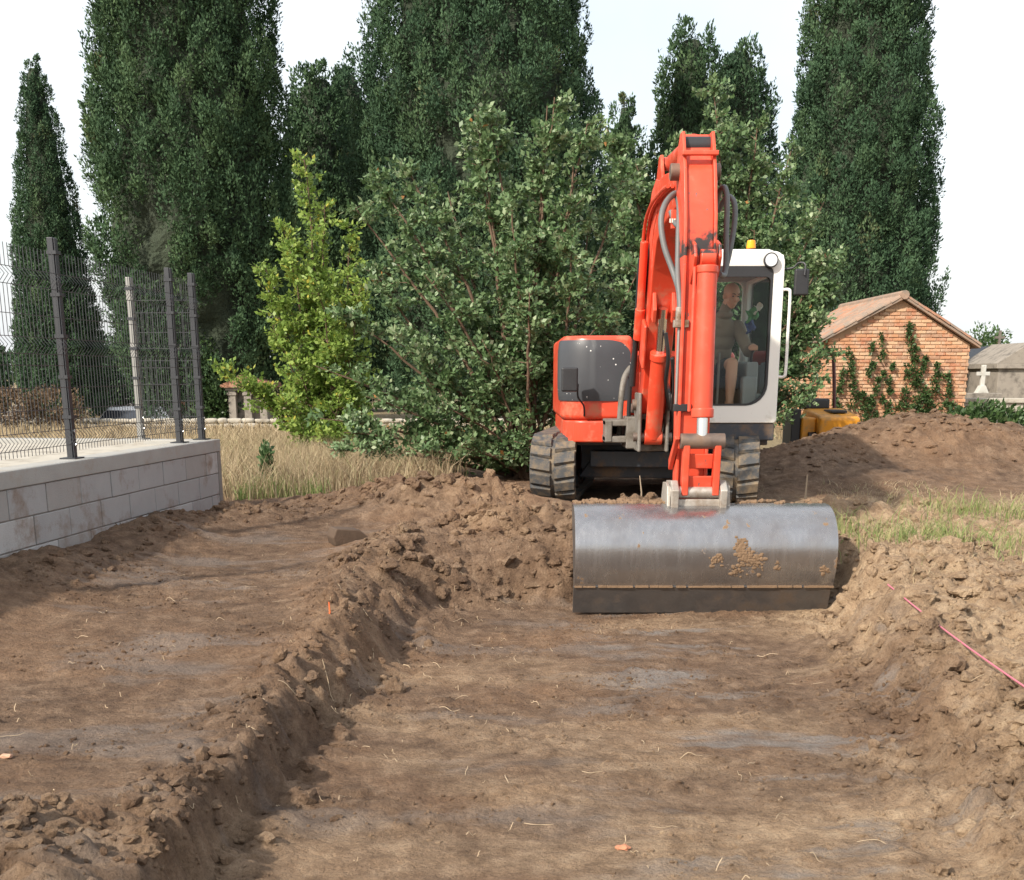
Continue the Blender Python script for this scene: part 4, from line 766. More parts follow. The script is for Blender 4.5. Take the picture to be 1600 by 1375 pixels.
# ------------------------------------------------------------------ excavator
CP, SP = math.cos(R(14.833)), math.sin(R(14.833))
def at3(px, py, Y):
    """point at distance Y in metres along the site for a bearing read off the photograph"""
    a, b = (px-800)/1820, (py-1067)/1820; k = Y/(CP-b*SP); return Vector((a*k, Y, 1.6+(-SP-b*CP)*k))
GZ = 0.36; EC = Vector((1.45, 12.65, GZ))
ex = empty('excavator', EC, 'orange red tracked excavator with white cab and wide ditching bucket', 'excavator')
YW = math.atan(0.146); Lx = Vector((math.cos(YW), -math.sin(YW), 0)); Bx = Vector((math.sin(YW), math.cos(YW), 0))
def T(a, b, z): q = EC+Lx*a+Bx*b; return Vector((q.x, q.y, z))
RB, HB = 0.305, 1.045                                     # belt radius, half distance between wheel axles
PER = 4*HB+2*math.pi*RB
def loop(s):
    s %= PER
    if s < 2*HB: return (HB-s, RB, -1, 0, 0, 1)           # top run towards the front
    s -= 2*HB
    if s < math.pi*RB: a = s/RB; return (-HB-RB*math.sin(a), RB*math.cos(a), -math.cos(a), -math.sin(a), -math.sin(a), math.cos(a))
    s -= math.pi*RB
    if s < 2*HB: return (-HB+s, -RB, 1, 0, 0, -1)
    s -= 2*HB; a = s/RB; return (HB+RB*math.sin(a), -RB*math.cos(a), math.cos(a), math.sin(a), math.sin(a), -math.cos(a))
ZC = GZ+RB+0.035
def pad_mesh(sk):
    w_, l, h = 0.100, 0.058, 0.028; p = [(-w_, -l-sk), (w_, -l+sk), (w_, l+sk), (-w_, l-sk)]
    mb = MB(); mb.add([(x, y, 0) for x, y in p]+[(x*0.95, y*0.78, h) for x, y in p], [(3, 2, 1, 0), (4, 5, 6, 7), (0, 1, 5, 4), (1, 2, 6, 5), (2, 3, 7, 6), (3, 0, 4, 7)]); return mb.mesh('track_pad', m_rubber)
pads = (pad_mesh(0.018), pad_mesh(-0.018))
for sgn in (-1, 1):
    ac = sgn*0.875; mb = MB(); n = 110; vs = []
    for i in range(n):
        b, z, tb, tz, nb_, nz_ = loop(PER*i/n)
        for (a, o) in ((ac-.222, 0), (ac+.222, 0), (ac+.222, -.035), (ac-.222, -.035)): vs.append(T(a, b+nb_*o, ZC+z+nz_*o))
    mb.add(vs, [(i*4+k, i*4+(k+1) % 4, ((i+1) % n)*4+(k+1) % 4, ((i+1) % n)*4+k) for i in range(n) for k in range(4)])
    tr = mb.build('track', m_rubber, ex)
    npad = 46
    for i in range(npad):
        for c in (0, 1):
            b, z, tb, tz, nb_, nz_ = loop(PER*(i+0.5*c)/npad); p = T(ac+(-.118, .118)[c], b, ZC+z)
            tv = Bx*tb+Vector((0, 0, tz)); nv = Bx*nb_+Vector((0, 0, nz_))
            M4 = Matrix(((Lx.x, tv.x, nv.x, p.x), (Lx.y, tv.y, nv.y, p.y), (Lx.z, tv.z, nv.z, p.z), (0, 0, 0, 1)))
            inst('track_pad', pads[c], M4, tr)
    for b, nm in ((-HB, 'idler_wheel'), (HB, 'drive_sprocket')):
        wmb = MB().cyl(T(ac-.13, b, ZC), T(ac+.13, b, ZC), .25, n=28).cyl(T(ac-.20, b, ZC), T(ac+.20, b, ZC), .10, n=18).cyl(T(ac-.155, b, ZC), T(ac+.155, b, ZC), .18, n=24); wmb.build(nm, m_frame, tr, bevel=.006)
    for k in range(4):
        b = -.63+k*.42; MB().cyl(T(ac-.16, b, GZ+.165), T(ac+.16, b, GZ+.165), .085, n=16).build('roller', m_frame, tr, bevel=.005)
    beam = MB(); pz = [(-.95, .24), (.95, .24), (.95, .44), (.7, .50), (-.7, .50), (-.95, .44)]
    nv = len(pz); vs = [T(ac-.13, b, GZ+z) for b, z in pz]+[T(ac+.13, b, GZ+z) for b, z in pz]
    beam.add(vs, [list(range(nv))[::-1], list(range(nv, 2*nv))]+[(i, (i+1) % nv, nv+(i+1) % nv, nv+i) for i in range(nv)]); beam.build('track_frame', m_frame, tr, bevel=.01)
def tbox(mb, a0, a1, b0, b1, z0, z1, zt=None):
    """box in track axes; zt lifts the outer ends of the top"""
    vs = [T(a, b, z) for z in (z0, z1) for a, b in ((a0, b0), (a1, b0), (a1, b1), (a0, b1))]; return mb.add(vs, [(0, 3, 2, 1), (4, 5, 6, 7), (0, 1, 5, 4), (1, 2, 6, 5), (2, 3, 7, 6), (3, 0, 4, 7)])
uc = MB(); tbox(uc, -.66, .66, -.62, .62, GZ+.30, GZ+.56); tbox(uc, -.55, .55, -.85, .85, GZ+.34, GZ+.50)
uc.add([T(-.68, -.66, GZ+.22), T(.68, -.66, GZ+.22), T(.5, -.70, GZ+.50), T(-.5, -.70, GZ+.50), T(-.68, -.60, GZ+.22), T(.68, -.60, GZ+.22), T(.5, -.60, GZ+.50), T(-.5, -.60, GZ+.50)], [(0, 1, 2, 3), (4, 7, 6, 5), (0, 4, 5, 1), (3, 2, 6, 7), (0, 3, 7, 4), (1, 5, 6, 2)])
uc.cyl((EC.x, EC.y, GZ+.55), (EC.x, EC.y, GZ+.66), .46, n=36); uc.build('undercarriage_frame', m_frame, ex, bevel=.012)
bl = MB(); tbox(bl, -1.08, 1.08, 1.62, 1.70, GZ+.08, GZ+.48); tbox(bl, -.5, -.38, .6, 1.64, GZ+.22, GZ+.34); tbox(bl, .38, .5, .6, 1.64, GZ+.22, GZ+.34); bl.build('dozer_blade', m_red, ex, bevel=.01)

# --- upper structure
def planpoly(inset=0.0, x1=1.15):
    r = .30-inset; cx, cy = .47+.30, 11.44+.30; pts = [(.47+inset, 13.75)]
    for k in range(9): a = math.pi+math.pi/2*k/8; pts.append((cx+r*math.cos(a), cy+r*math.sin(a)))
    return pts+[(x1, 11.42+inset), (x1, 13.75)]
MB().prism(planpoly(0, 1.14), 'z', 1.175, 1.955).build('side_hood', m_red, ex, bevel=.05, seg=4)
MB().prism([(q[0]+.03*(q[0] < .6), q[1]) for q in planpoly(0.0, .885)], 'z', .965, 1.172).build('lower_hood', m_red, ex, bevel=.02, seg=3)
MB().box((.62, 13.2, .98), (2.45, 14.05, 1.85)).build('counterweight', m_red, ex, bevel=.08, seg=4)
MB().box((.55, 11.62, .93), (2.50, 13.9, 1.02)).build('deck_frame', m_frame, ex, bevel=.01)
MB().box((1.142, 11.75, 1.02), (1.555, 13.2, 1.78)).build('engine_cover', m_red, ex, bevel=.03, seg=3)
# charcoal front cover: a shell wrapped round the hood corner
def wrap(u, o):
    """point on the hood's front outline, u in metres from the right end, o outwards"""
    L1 = 1.12-.77
    if u < L1: return (1.12-u, 11.43-o)
    u -= L1; La = .30*math.pi/2
    if u < La: a = 1.5*math.pi-u/.30; return (.77+(.30+o)*math.cos(a), 11.74+(.30+o)*math.sin(a))
    return (.47-o, 11.74+(u-La))
nu, nvv = 40, 20; vs = []; Ltot = 1.12-.77+.30*math.pi/2+.10
for oo in (.014, -.01):
    for j in range(nvv+1):
        for i in range(nu+1):
            cu, cv = 2*i/nu-1, 2*j/nvv-1; kx = (1-max(0, abs(cv)-.55)**2*.9) if cv > 0 else (1-max(0, abs(cv)-.8)**2*.9); ww = Ltot*(.5+.5*cu*kx)
            z = 1.355+(1.915-1.355)*(.5+.5*cv*(1-max(0, abs(cu)-.6)**2*(.55 if cv > 0 else .25))); q = wrap(ww, oo+.02*(1-cu**4)*(1-cv**4) if oo > 0 else oo); vs.append((q[0], q[1], z))
w1 = nu+1; n1 = w1*(nvv+1); fs = [(j*w1+i, j*w1+i+1, (j+1)*w1+i+1, (j+1)*w1+i) for j in range(nvv) for i in range(nu)]
ring = [i for i in range(w1)]+[j*w1+nu for j in range(1, nvv+1)]+[nvv*w1+i for i in range(nu-1, -1, -1)]+[j*w1 for j in range(nvv-1, 0, -1)]
fs = fs+[tuple(q+n1 for q in f[::-1]) for f in fs]+[(ring[k], ring[(k+1) % len(ring)], ring[(k+1) % len(ring)]+n1, ring[k]+n1) for k in range(len(ring))]
MB().add(vs, fs).build('front_cover', m_char, ex, smooth=True)
def mirror(nm, c, w_, h, d, arm, m=m_black):
    c = Vector(c); o = MB().box(c-Vector((w_/2, d/2, h/2)), c+Vector((w_/2, d/2, h/2))).build(nm, m, ex, bevel=.018, seg=3)
    MB().tube(smooth_path(arm, 5), .009, n=8).build('mirror_arm', m_black, o, smooth=True)
mirror('mirror', at3(890, 593, 11.2), .155, .22, .06, [at3(903, 600, 11.24), at3(903, 620, 11.26), at3(912, 634, 11.36), at3(913, 650, 11.42)])
# --- swing bracket in front of the deck
sw = MB().box((.865, 11.05, .985), (1.20, 11.45, 1.045)).box((.865, 11.05, 1.135), (1.20, 11.40, 1.195)).box((.865, 11.04, .99), (.93, 11.35, 1.19)).box((1.06, 11.03, .93), (1.18, 11.5, 1.22)).build('swing_stop', m_cast, ex, bevel=.012)
sb = MB(); sb.cyl((1.28, 11.25, .90), (1.28, 11.25, 1.33), .11, n=24).box((1.15, 10.86, .92), (1.41, 11.26, .99)).box((1.15, 10.86, 1.20), (1.41, 11.26, 1.27)).box((1.135, 10.72, .92), (1.165, 11.1, 1.44)).box((1.385, 10.72, .92), (1.415, 11.1, 1.44)).box((1.12, 11.2, .92), (1.46, 11.62, 1.0)).box((1.12, 11.2, 1.25), (1.46, 11.62, 1.33))
sb.build('swing_bracket', m_cast, ex, bevel=.012); MB().cyl((1.10, 10.95, 1.33), (1.45, 10.95, 1.33), .05, n=18).cyl((1.10, 10.80, 1.05), (1.45, 10.80, 1.05), .04, n=18).build('pivot_pin', m_pinst, ex, bevel=.005)
MB().tube(smooth_path([(1.02, 11.3, 1.02), (1.02, 11.25, 1.3), (1.05, 11.3, 1.55), (1.12, 11.42, 1.66)], 6), .028, n=10).build('steel_pipe', m_cast, ex, smooth=True)
MB().tube(smooth_path([(1.10, 11.22, .97), (1.09, 11.16, 1.3), (1.10, 11.1, 1.62), (1.13, 11.0, 1.95)], 6), .02, n=10).build('swing_hose', m_bhose, ex, smooth=True)
MB().tube(smooth_path([(1.36, 11.15, 1.05), (1.47, 10.95, 1.15), (1.42, 10.85, 1.4), (1.38, 11.0, 1.7)], 6), .02, n=10).build('swing_hose', m_bhose, ex, smooth=True)
# --- boom: bent box, foot at the bracket, tip above the bucket
BX0, BX1 = 1.165, 1.395
bprof = [(11.04, 1.26), (11.06, 1.40), (10.93, 2.05), (10.75, 2.70), (10.52, 2.98), (10.15, 3.10), (9.6, 3.08), (8.62, 2.98), (8.50, 2.93), (8.50, 2.83), (8.62, 2.76), (9.5, 2.72), (9.98, 2.64), (10.22, 2.44), (10.42, 2.06), (10.74, 1.42), (10.84, 1.26), (10.95, 1.22)]
boom = MB().prism(bprof, 'x', BX0, BX1).build('boom', m_red, ex, bevel=.012)
for bxx in (BX0-.006, BX1-.006):                           # welded doubler plates at the elbow and foot
    MB().prism([(10.62, 2.86), (10.38, 3.06), (10.1, 3.12), (9.9, 3.08), (9.95, 2.86), (10.2, 2.74), (10.34, 2.52)], 'x', bxx, bxx+.012).build('doubler_plate', m_redworn, boom, bevel=.004)
for x in (BX0+.01, BX1-.035): MB().prism([(10.30, 3.03), (10.08, 3.28), (9.98, 3.28), (9.82, 3.05)], 'x', x, x+.025).build('cylinder_lug', m_red, boom, bevel=.005)
for x in (BX0+.02, BX1-.05): MB().prism([(10.45, 2.08), (10.30, 2.02), (10.24, 2.12), (10.36, 2.36)], 'x', x, x+.03).build('lift_lug', m_redworn, boom, bevel=.005)
MB().box((BX0-.035, 10.40, 1.74), (BX0-.002, 10.78, 1.98), Matrix.Rotation(R(-70), 3, 'X')).build('valve_cover', m_redworn, boom, bevel=.015)
# lift cylinder under the boom
lc = MB().cyl((1.28, 10.80, 1.05), (1.28, 10.50, 1.74), .075, n=24).cyl((1.28, 10.505, 1.725), (1.28, 10.48, 1.785), .085, n=24).cyl((1.20, 10.80, 1.05), (1.36, 10.80, 1.05), .07, n=20).build('lift_cylinder', m_red, ex, bevel=.008)
MB().cyl((1.28, 10.49, 1.77), (1.28, 10.32, 2.14), .04, n=18).build('piston_rod', m_chrome, lc, smooth=True)
ac_ = MB().cyl((1.28, 9.98, 3.215), (1.26, 8.80, 3.135), .072, n=26).cyl((1.26, 8.86, 3.139), (1.26, 8.78, 3.133), .08, n=26).cyl((1.20, 10.03, 3.22), (1.36, 10.03, 3.22), .05, n=18).build('arm_cylinder', m_red, ex, bevel=.01)
MB().cyl((1.26, 8.80, 3.135), (1.25, 8.55, 3.10), .04, n=18).build('piston_rod', m_chrome, ac_, smooth=True)
# steel lines along the boom's left side
for k, dx in enumerate((.018, .052)):
    off_ = dx; MB().tube(smooth_path([(BX0-off_, 10.88, 1.62), (BX0-off_, 10.72, 2.2), (BX0-off_, 10.48, 2.74), (BX0-off_, 10.1, 2.90), (BX0-off_, 9.4, 2.92), (BX0-off_, 8.95, 2.90)], 6), .014, n=8).build('hydraulic_line', m_redworn, boom, smooth=True)
MB().cyl((BX0-.07, 10.90, 1.50), (BX0-.07, 10.50, 2.55), .024, n=12).build('grease_pipe', m_bhose, boom, smooth=True)
MB().cyl((BX0-.05, 10.62, 2.1), (BX0-.05, 10.42, 2.68), .034, n=14).cyl((BX0-.05, 10.72, 1.9), (BX0-.05, 10.6, 2.15), .045, n=14).build('side_cylinder', m_red, boom, bevel=.006)
# --- arm (dipper)
AX0, AX1 = 1.135, 1.355
aprof = [(8.63, 3.10), (8.56, 3.17), (8.46, 3.17), (8.40, 3.08), (8.30, 2.90), (8.20, 2.62), (8.16, 2.30), (8.17, 1.4), (8.18, .86), (8.22, .80), (8.29, .80), (8.33, .86), (8.40, 1.5), (8.50, 2.2), (8.60, 2.62), (8.66, 2.86), (8.67, 3.0)]
fl = .022
arm = MB().prism([q if q[0] > 8.395 else (q[0]+.028, q[1]) for q in aprof if q[1] < 3.02 or q[0] > 8.55] , 'x', AX0+fl, AX1-fl).build('arm', m_redworn, ex, bevel=.006)
for x in (AX0, AX1-fl): MB().prism(aprof, 'x', x, x+fl).build('side_plate', m_redworn, arm, bevel=.005)
MB().cyl((AX0+.02, 8.53, 3.09), (AX1-.02, 8.53, 3.09), .06, n=20).build('bushing', m_black, arm, smooth=True)
MB().box((AX0-.01, 8.315, 3.0), (AX1+.01, 8.36, 3.03)).build('top_rib', m_redworn, arm, bevel=.006)
MB().cyl((AX0-.06, 8.545, 2.93), (AX1+.06, 8.545, 2.93), .055, n=20).build('pivot_pin', m_pinst, arm, bevel=.006)
for x in (1.185, 1.345): MB().prism([(8.19, 2.46), (8.05, 2.42), (8.02, 2.34), (8.06, 2.28), (8.19, 2.18)], 'x', x, x+.02).build('cylinder_lug', m_redworn, arm, bevel=.005)
# bucket cylinder on the arm's front
CXc = 1.278
bc = MB().cyl((CXc, 8.065, 2.27), (CXc, 8.02, 1.335), .066, n=28).cyl((CXc, 8.022, 1.38), (CXc, 8.018, 1.318), .075, n=28).cyl((CXc-.05, 8.06, 2.335), (CXc+.05, 8.06, 2.335), .055, n=20).cyl((CXc, 8.065, 2.29), (CXc, 8.064, 2.24), .073, n=28).build('bucket_cylinder', m_redworn, ex, bevel=.008)
MB().cyl((CXc, 8.018, 1.32), (CXc, 8.01, 1.19), .038, n=20).build('piston_rod', m_chrome, bc, smooth=True)
MB().cyl((1.195, 8.05, 2.28), (1.19, 8.03, 1.36), .012, n=8).build('pressure_pipe', m_redworn, bc, smooth=True)
link_ = MB().cyl((1.135, 8.01, 1.165), (1.435, 8.01, 1.165), .052, n=22).build('link_pin', m_pinst, ex, bevel=.006)
lk = MB()
for x in (1.155, 1.365): lk.prism([(7.965, 1.15), (8.055, 1.15), (8.10, .80), (8.00, .80)], 'x', x, x+.045)
lk.prism([(8.01, 1.08), (8.045, 1.08), (8.07, .98), (8.035, .98)], 'x', 1.20, 1.365).prism([(8.02, .93), (8.06, .93), (8.085, .82), (8.045, .82)], 'x', 1.20, 1.365).build('bucket_link', m_redworn, ex, bevel=.008)
sl_ = MB()
for x in (1.10, 1.405): sl_.prism([(7.99, 1.18), (8.04, 1.20), (8.33, 1.02), (8.31, .95)], 'x', x, x+.03)
sl_.build('side_link', m_redworn, ex, bevel=.005)
qh = MB()
for x in (1.085, 1.415): qh.prism([(7.98, .70), (7.96, .84), (8.05, .90), (8.30, .88), (8.40, .80), (8.40, .70)], 'x', x, x+.05)
qh.box((1.085, 8.02, .72), (1.465, 8.36, .775)).cyl((1.08, 8.05, .82), (1.47, 8.05, .82), .04, n=16).cyl((1.08, 8.27, .83), (1.47, 8.27, .83), .04, n=16).build('quick_hitch', m_steel, ex, bevel=.008)
# --- ditching bucket, back to the camera
BU0, BU1 = .422, 2.175
def shell(off_):
    pr = [(8.30, .705), (8.15, .735), (8.00, .728), (7.875, .685), (7.79, .612), (7.745, .525), (7.735, .435), (7.748, .345), (7.775, .265), (7.803, .205)]
    P_ = [Vector((0, y, z)) for y, z in pr]; out = smooth_path(P_, 5); res = []
    for i, q in enumerate(out):
        d = (out[min(i+1, len(out)-1)]-out[max(i-1, 0)]).normalized(); nrm = Vector((0, d.z, -d.y)); res.append((q.y-nrm.y*off_, q.z-nrm.z*off_))
    return res
so_, si_ = shell(0), shell(-.014)
cy_, cz_ = 8.2, .4
si_ = [(y+(cy_-y)*.03, z+(cz_-z)*.03) for y, z in so_]
bk = MB().prism(so_+si_[::-1], 'x', BU0, BU1).build('bucket', m_bucket, ex, smooth=True)
m_edge = mat('cutting_edge_steel', (0.15, 0.145, 0.145), 0.45, 0.75, 0.25, 12, dirt=(0.16, 0.12, 0.09), dirt_amt=0.3, bmp=0.15)
MB().prism([(7.788, .212), (7.812, .212), (7.886, .02), (7.870, .015)], 'x', BU0-.006, BU1-.012).build('cutting_edge', m_edge, bk, bevel=.003)
m_mudc = mat('caked_mud', MUD, 0.95, 0, 0.3, 20, bmp=0.6, bscale=60)
seam = MB(); rr_ = random.Random(3); x = BU0
while x < BU1-.02:
    w_ = rr_.uniform(.03, .12); seam.box((x, 7.782-rr_.uniform(0, .006), .205), (min(x+w_, BU1), 7.805, .214+rr_.uniform(0, .006))); x += w_*rr_.uniform(.8, 1.3)
seam.build('mud_seam', m_mudc, bk)
for x in (BU0+.004, BU1-.024): MB().prism([(y+(cy_-y)*.035, z+(cz_-z)*.035) for y, z in so_]+[(7.89, .05), (8.30, .66)], 'x', x, x+.02).build('side_plate', m_edge, bk, bevel=.003)
for x in (1.06, 1.47): MB().prism([(8.0, .70), (8.05, .86), (8.12, .88), (8.28, .87), (8.36, .72)], 'x', x, x+.022).build('bucket_lug', m_steel, bk, bevel=.004)
# caked mud lumps on the bucket's back
def mud_patch(cx, cz, n, sp, seed):
    rg = random.Random(seed); mb = MB()
    for _ in range(n):
        x, z = rg.gauss(cx, sp), rg.gauss(cz, sp*.9); z = min(max(z, .24), .70); ys_ = np.interp(z, [q[1] for q in so_[8:][::-1]], [q[0] for q in so_[8:][::-1]]); r = rg.uniform(.003, .012)
        v = ICO_V*np.array([r*rg.uniform(.8, 1.7), r*.45, r*rg.uniform(.8, 1.4)])*(1+.15*np.sin(ICO_V[:, :1]*4+_)); mb.add([Vector(q)+Vector((x, ys_-.001, z)) for q in v], ICO_F.tolist())
    tag(mb.build('caked_mud', m_mudc, bk, smooth=True), kind='stuff')
mud_patch(1.525, .50, 60, .022, 1); mud_patch(1.56, .43, 90, .026, 2); mud_patch(1.62, .385, 80, .036, 7); mud_patch(1.36, .40, 34, .022, 3); mud_patch(2.1, .33, 24, .014, 4); mud_patch(1.5, .33, 26, .024, 5); mud_patch(1.78, .36, 14, .016, 6)
topm = MB(); rg = random.Random(9)
for _ in range(170):
    x = rg.choice([rg.uniform(BU0, BU1), rg.gauss(.95, .2), rg.gauss(.62, .1)]); x = min(max(x, BU0+.02), BU1-.02); r = rg.uniform(.006, .024); y = rg.uniform(8.1, 8.3)
    topm.add([Vector(q*np.array([r*1.4, r, r*.8]))+Vector((x, y, .735+.2*r)) for q in ICO_V*(1+.2*np.sin(ICO_V[:, :1]*5+_))], ICO_F.tolist())
tag(topm.build('caked_mud', m_mudc, bk, smooth=True), kind='stuff')
# --- hoses beside the arm
for pts, r_, mm in [
    ([(1070, 302, 8.75), (1054, 303, 8.65), (1040, 318, 8.52), (1033, 345, 8.45), (1038, 385, 8.4), (1052, 425, 8.35), (1061, 455, 8.25), (1063, 490, 8.2)], .021, m_hose),
    ([(1056, 303, 8.7), (1061, 322, 8.55), (1060, 365, 8.43), (1059, 410, 8.35), (1060, 445, 8.26), (1066, 490, 8.2)], .019, m_hose),
    ([(1040, 520, 10.35), (1044, 560, 10.4), (1040, 600, 10.55), (1046, 640, 10.7)], .018, m_bhose),
    ([(1050, 560, 10.2), (1053, 600, 10.35), (1050, 640, 10.55)], .016, m_bhose),
    ([(1118, 325, 8.7), (1124, 300, 8.6), (1132, 293, 8.5), (1136, 310, 8.42), (1135, 360, 8.38), (1133, 425, 8.35), (1124, 428, 8.25)], .019, m_hose),
    ([(1122, 330, 8.8), (1136, 308, 8.7), (1147, 316, 8.6), (1148, 345, 8.55), (1142, 385, 8.5), (1134, 420, 8.45)], .019, m_hose),
    ([(1004, 520, 10.8), (1002, 480, 10.75), (1009, 440, 10.6), (1018, 380, 10.5)], .022, m_bhose),
    ([(1048, 330, 8.95), (1053, 345, 8.9), (1058, 352, 8.8), (1066, 356, 8.7)], .018, m_hose)]:
    MB().tube(smooth_path([at3(*p) for p in pts], 6), r_, n=10).build('hydraulic_hose', mm, ex, smooth=True)
for (px, py0, py1) in ((1060, 490, 640), (1068, 505, 560)):
    MB().tube([at3(px+2, py0, 8.2), at3(px-4, py1, 8.2)], .012, n=8).build('hydraulic_line', m_galv, ex, smooth=True)
MB().cyl(at3(1062, 480, 8.2), at3(1061, 508, 8.2), .026, n=12).cyl(at3(1067, 488, 8.2), at3(1066, 508, 8.2), .022, n=12).box(at3(1052, 512, 8.2)-Vector((0, .03, 0)), at3(1076, 500, 8.2)+Vector((0, .03, 0))).build('hose_coupling', m_steel, ex, bevel=.004)
MB().box(at3(1052, 640, 8.2)-Vector((0, .03, .012)), at3(1080, 634, 8.2)+Vector((0, .03, .012))).build('hose_clamp', m_black, ex, bevel=.004)
MB().box(at3(1048, 358, 8.9)-Vector((0, .02, 0)), at3(1064, 328, 8.9)+Vector((0, .02, 0))).build('valve_plate', m_redworn, ex, bevel=.006)
mk = MB(); a0 = at3(1046, 348, 8.87)
for k in range(4): mk.box(a0+Vector((.016*k, 0, 0)), a0+Vector((.016*k+.010, .004, .028)))
mk.build('white_marking', m_paper, ex)

# --- cab
def rrect(x0, x1, z0, z1, rads, n=7):
    out = []; cs_ = [(x1-rads[0], z1-rads[0], rads[0], 0), (x0+rads[1], z1-rads[1], rads[1], 90), (x0+rads[2], z0+rads[2], rads[2], 180), (x1-rads[3], z0+rads[3], rads[3], 270)]
    for cx, cz, r, a0 in cs_:
        for k in range(n): a = R(a0+90*k/(n-1)); out.append((cx+r*math.cos(a), cz+r*math.sin(a)))
    return out
def ringprism(outer, inner, axis, a, b):
    mb = MB(); p = lambda q, t: (t, q[0], q[1]) if axis == 'x' else (q[0], t, q[1]); n = len(outer)
    mb.add([p(q, a) for q in outer]+[p(q, a) for q in inner]+[p(q, b) for q in outer]+[p(q, b) for q in inner], [(i, (i+1) % n, n+(i+1) % n, n+i) for i in range(n)]+[(2*n+i, 3*n+i, 3*n+(i+1) % n, 2*n+(i+1) % n) for i in range(n)]
           + [(i, 2*n+i, 2*n+(i+1) % n, (i+1) % n) for i in range(n)]+[(n+i, n+(i+1) % n, 3*n+(i+1) % n, 3*n+i) for i in range(n)]); return mb
CX0, CX1, CY0, CY1, CZ0, CZ1 = 1.56, 2.525, 11.40, 12.98, 1.15, 2.70
cab = ringprism(rrect(CX0, CX1, CZ0, CZ1, (.10, .10, .03, .03)), rrect(CX0+.07, CX1-.105, CZ0+.165, CZ1-.135, (.06, .06, .10, .20)), 'y', CY0, CY0+.09).build('cab', m_white, ex, bevel=.012, seg=3)
ringprism(rrect(CX0+.068, CX1-.103, CZ0+.163, CZ1-.133, (.06, .06, .10, .20)), rrect(CX0+.09, CX1-.122, CZ0+.180, CZ1-.225, (.05, .05, .09, .19)), 'y', CY0-.004, CY0+.05).build('window_seal', m_black, cab)
ringprism(rrect(CX0, CX1, CZ0, CZ1, (.10, .10, .03, .03)), rrect(CX0+.09, CX1-.09, CZ0+.55, CZ1-.16, (.08, .08, .08, .08)), 'y', CY1-.08, CY1).build('rear_frame', m_white, cab, bevel=.01)
for x in (CX0+.002, CX1-.062): ringprism(rrect(CY0+.02, CY1-.02, CZ0+.02, CZ1-.02, (.08, .08, .03, .03)), rrect(CY0+.12, CY1-.14, CZ0+.26, CZ1-.19, (.08, .08, .10, .10)), 'x', x, x+.06).build('side_frame', m_white if x > 2 else m_cabin, cab, bevel=.008)
MB().prism([(CX0+.02, CZ1-.10), (CX0+.06, CZ1-.012), (CX0+.15, CZ1+.018), (CX1-.15, CZ1+.018), (CX1-.06, CZ1-.012), (CX1-.02, CZ1-.10)], 'y', CY0+.02, CY1-.02).build('roof', m_white, cab, bevel=.012)
MB().box((CX0+.02, CY0+.1, CZ1-.16), (CX1-.02, CY1-.1, CZ1-.11)).build('headliner', m_cabin, cab)
MB().box((CX0+.03, CY0+.095, CZ0), (CX1-.03, CY1-.09, CZ0+.05)).build('floor', m_black, cab)
MB().box((CX0-.02, CY0+.015, .985), (CX1-.01, CY1, 1.148)).build('skirt', m_frame, cab, bevel=.015)
for nm, lo, hi in (('windscreen', (CX0+.10, CY0+.030, CZ0+.17), (CX1-.11, CY0+.036, CZ1-.14)), ('rear_window', (CX0+.09, CY1-.045, CZ0+.55), (CX1-.09, CY1-.039, CZ1-.16)), ('side_window', (CX0+.03, CY0+.11, CZ0+.25), (CX0+.036, CY1-.13, CZ1-.18)), ('side_window', (CX1-.036, CY0+.11, CZ0+.25), (CX1-.03, CY1-.13, CZ1-.18))):
    MB().box(lo, hi).build(nm, m_glass, cab)
hr = at3(1220, 515, 11.35); MB().tube(smooth_path([(CX1-.01, CY0+.03, 2.36), (CX1+.045, CY0-.01, 2.36), (CX1+.058, CY0-.02, 2.30), (CX1+.058, CY0-.02, 1.95), (CX1+.058, CY0-.02, 1.64), (CX1+.045, CY0-.01, 1.58), (CX1-.01, CY0+.03, 1.58)], 5), .014, n=10).build('grab_rail', m_white, cab, smooth=True)
bcn = Vector((2.27, 11.75, CZ1+.02)); MB().cyl(bcn, bcn+Vector((0, 0, .03)), .055, n=20).build('beacon_base', m_black, cab, smooth=True); MB().cyl(bcn+Vector((0, 0, .03)), bcn+Vector((0, 0, .11)), .045, .038, n=20).build('amber_beacon', m_amber, cab, bevel=.01)
wlp = Vector((2.385, CY0-.05, 2.618)); hl = MB().cyl(wlp+Vector((0, .08, 0)), wlp, .062, .068, n=24).build('work_light', m_black, cab, bevel=.006); MB().cyl(wlp+Vector((0, .002, 0)), wlp+Vector((0, -.004, 0)), .055, n=24).build('lens', m_lens, hl)
mirror('mirror', at3(1252, 441, 11.38), .135, .235, .05, [(CX1-.01, CY0+.06, 2.545), (CX1+.08, CY0+.02, 2.555), at3(1248, 411, 11.40), at3(1258, 413, 11.36), at3(1257, 430, 11.34)])
MB().tube(smooth_path([(1.72, CY0-.012, 1.38), (1.80, CY0-.014, 1.75), (1.83, CY0-.012, 2.05)], 4), .007, n=6).build('wiper', m_black, cab)
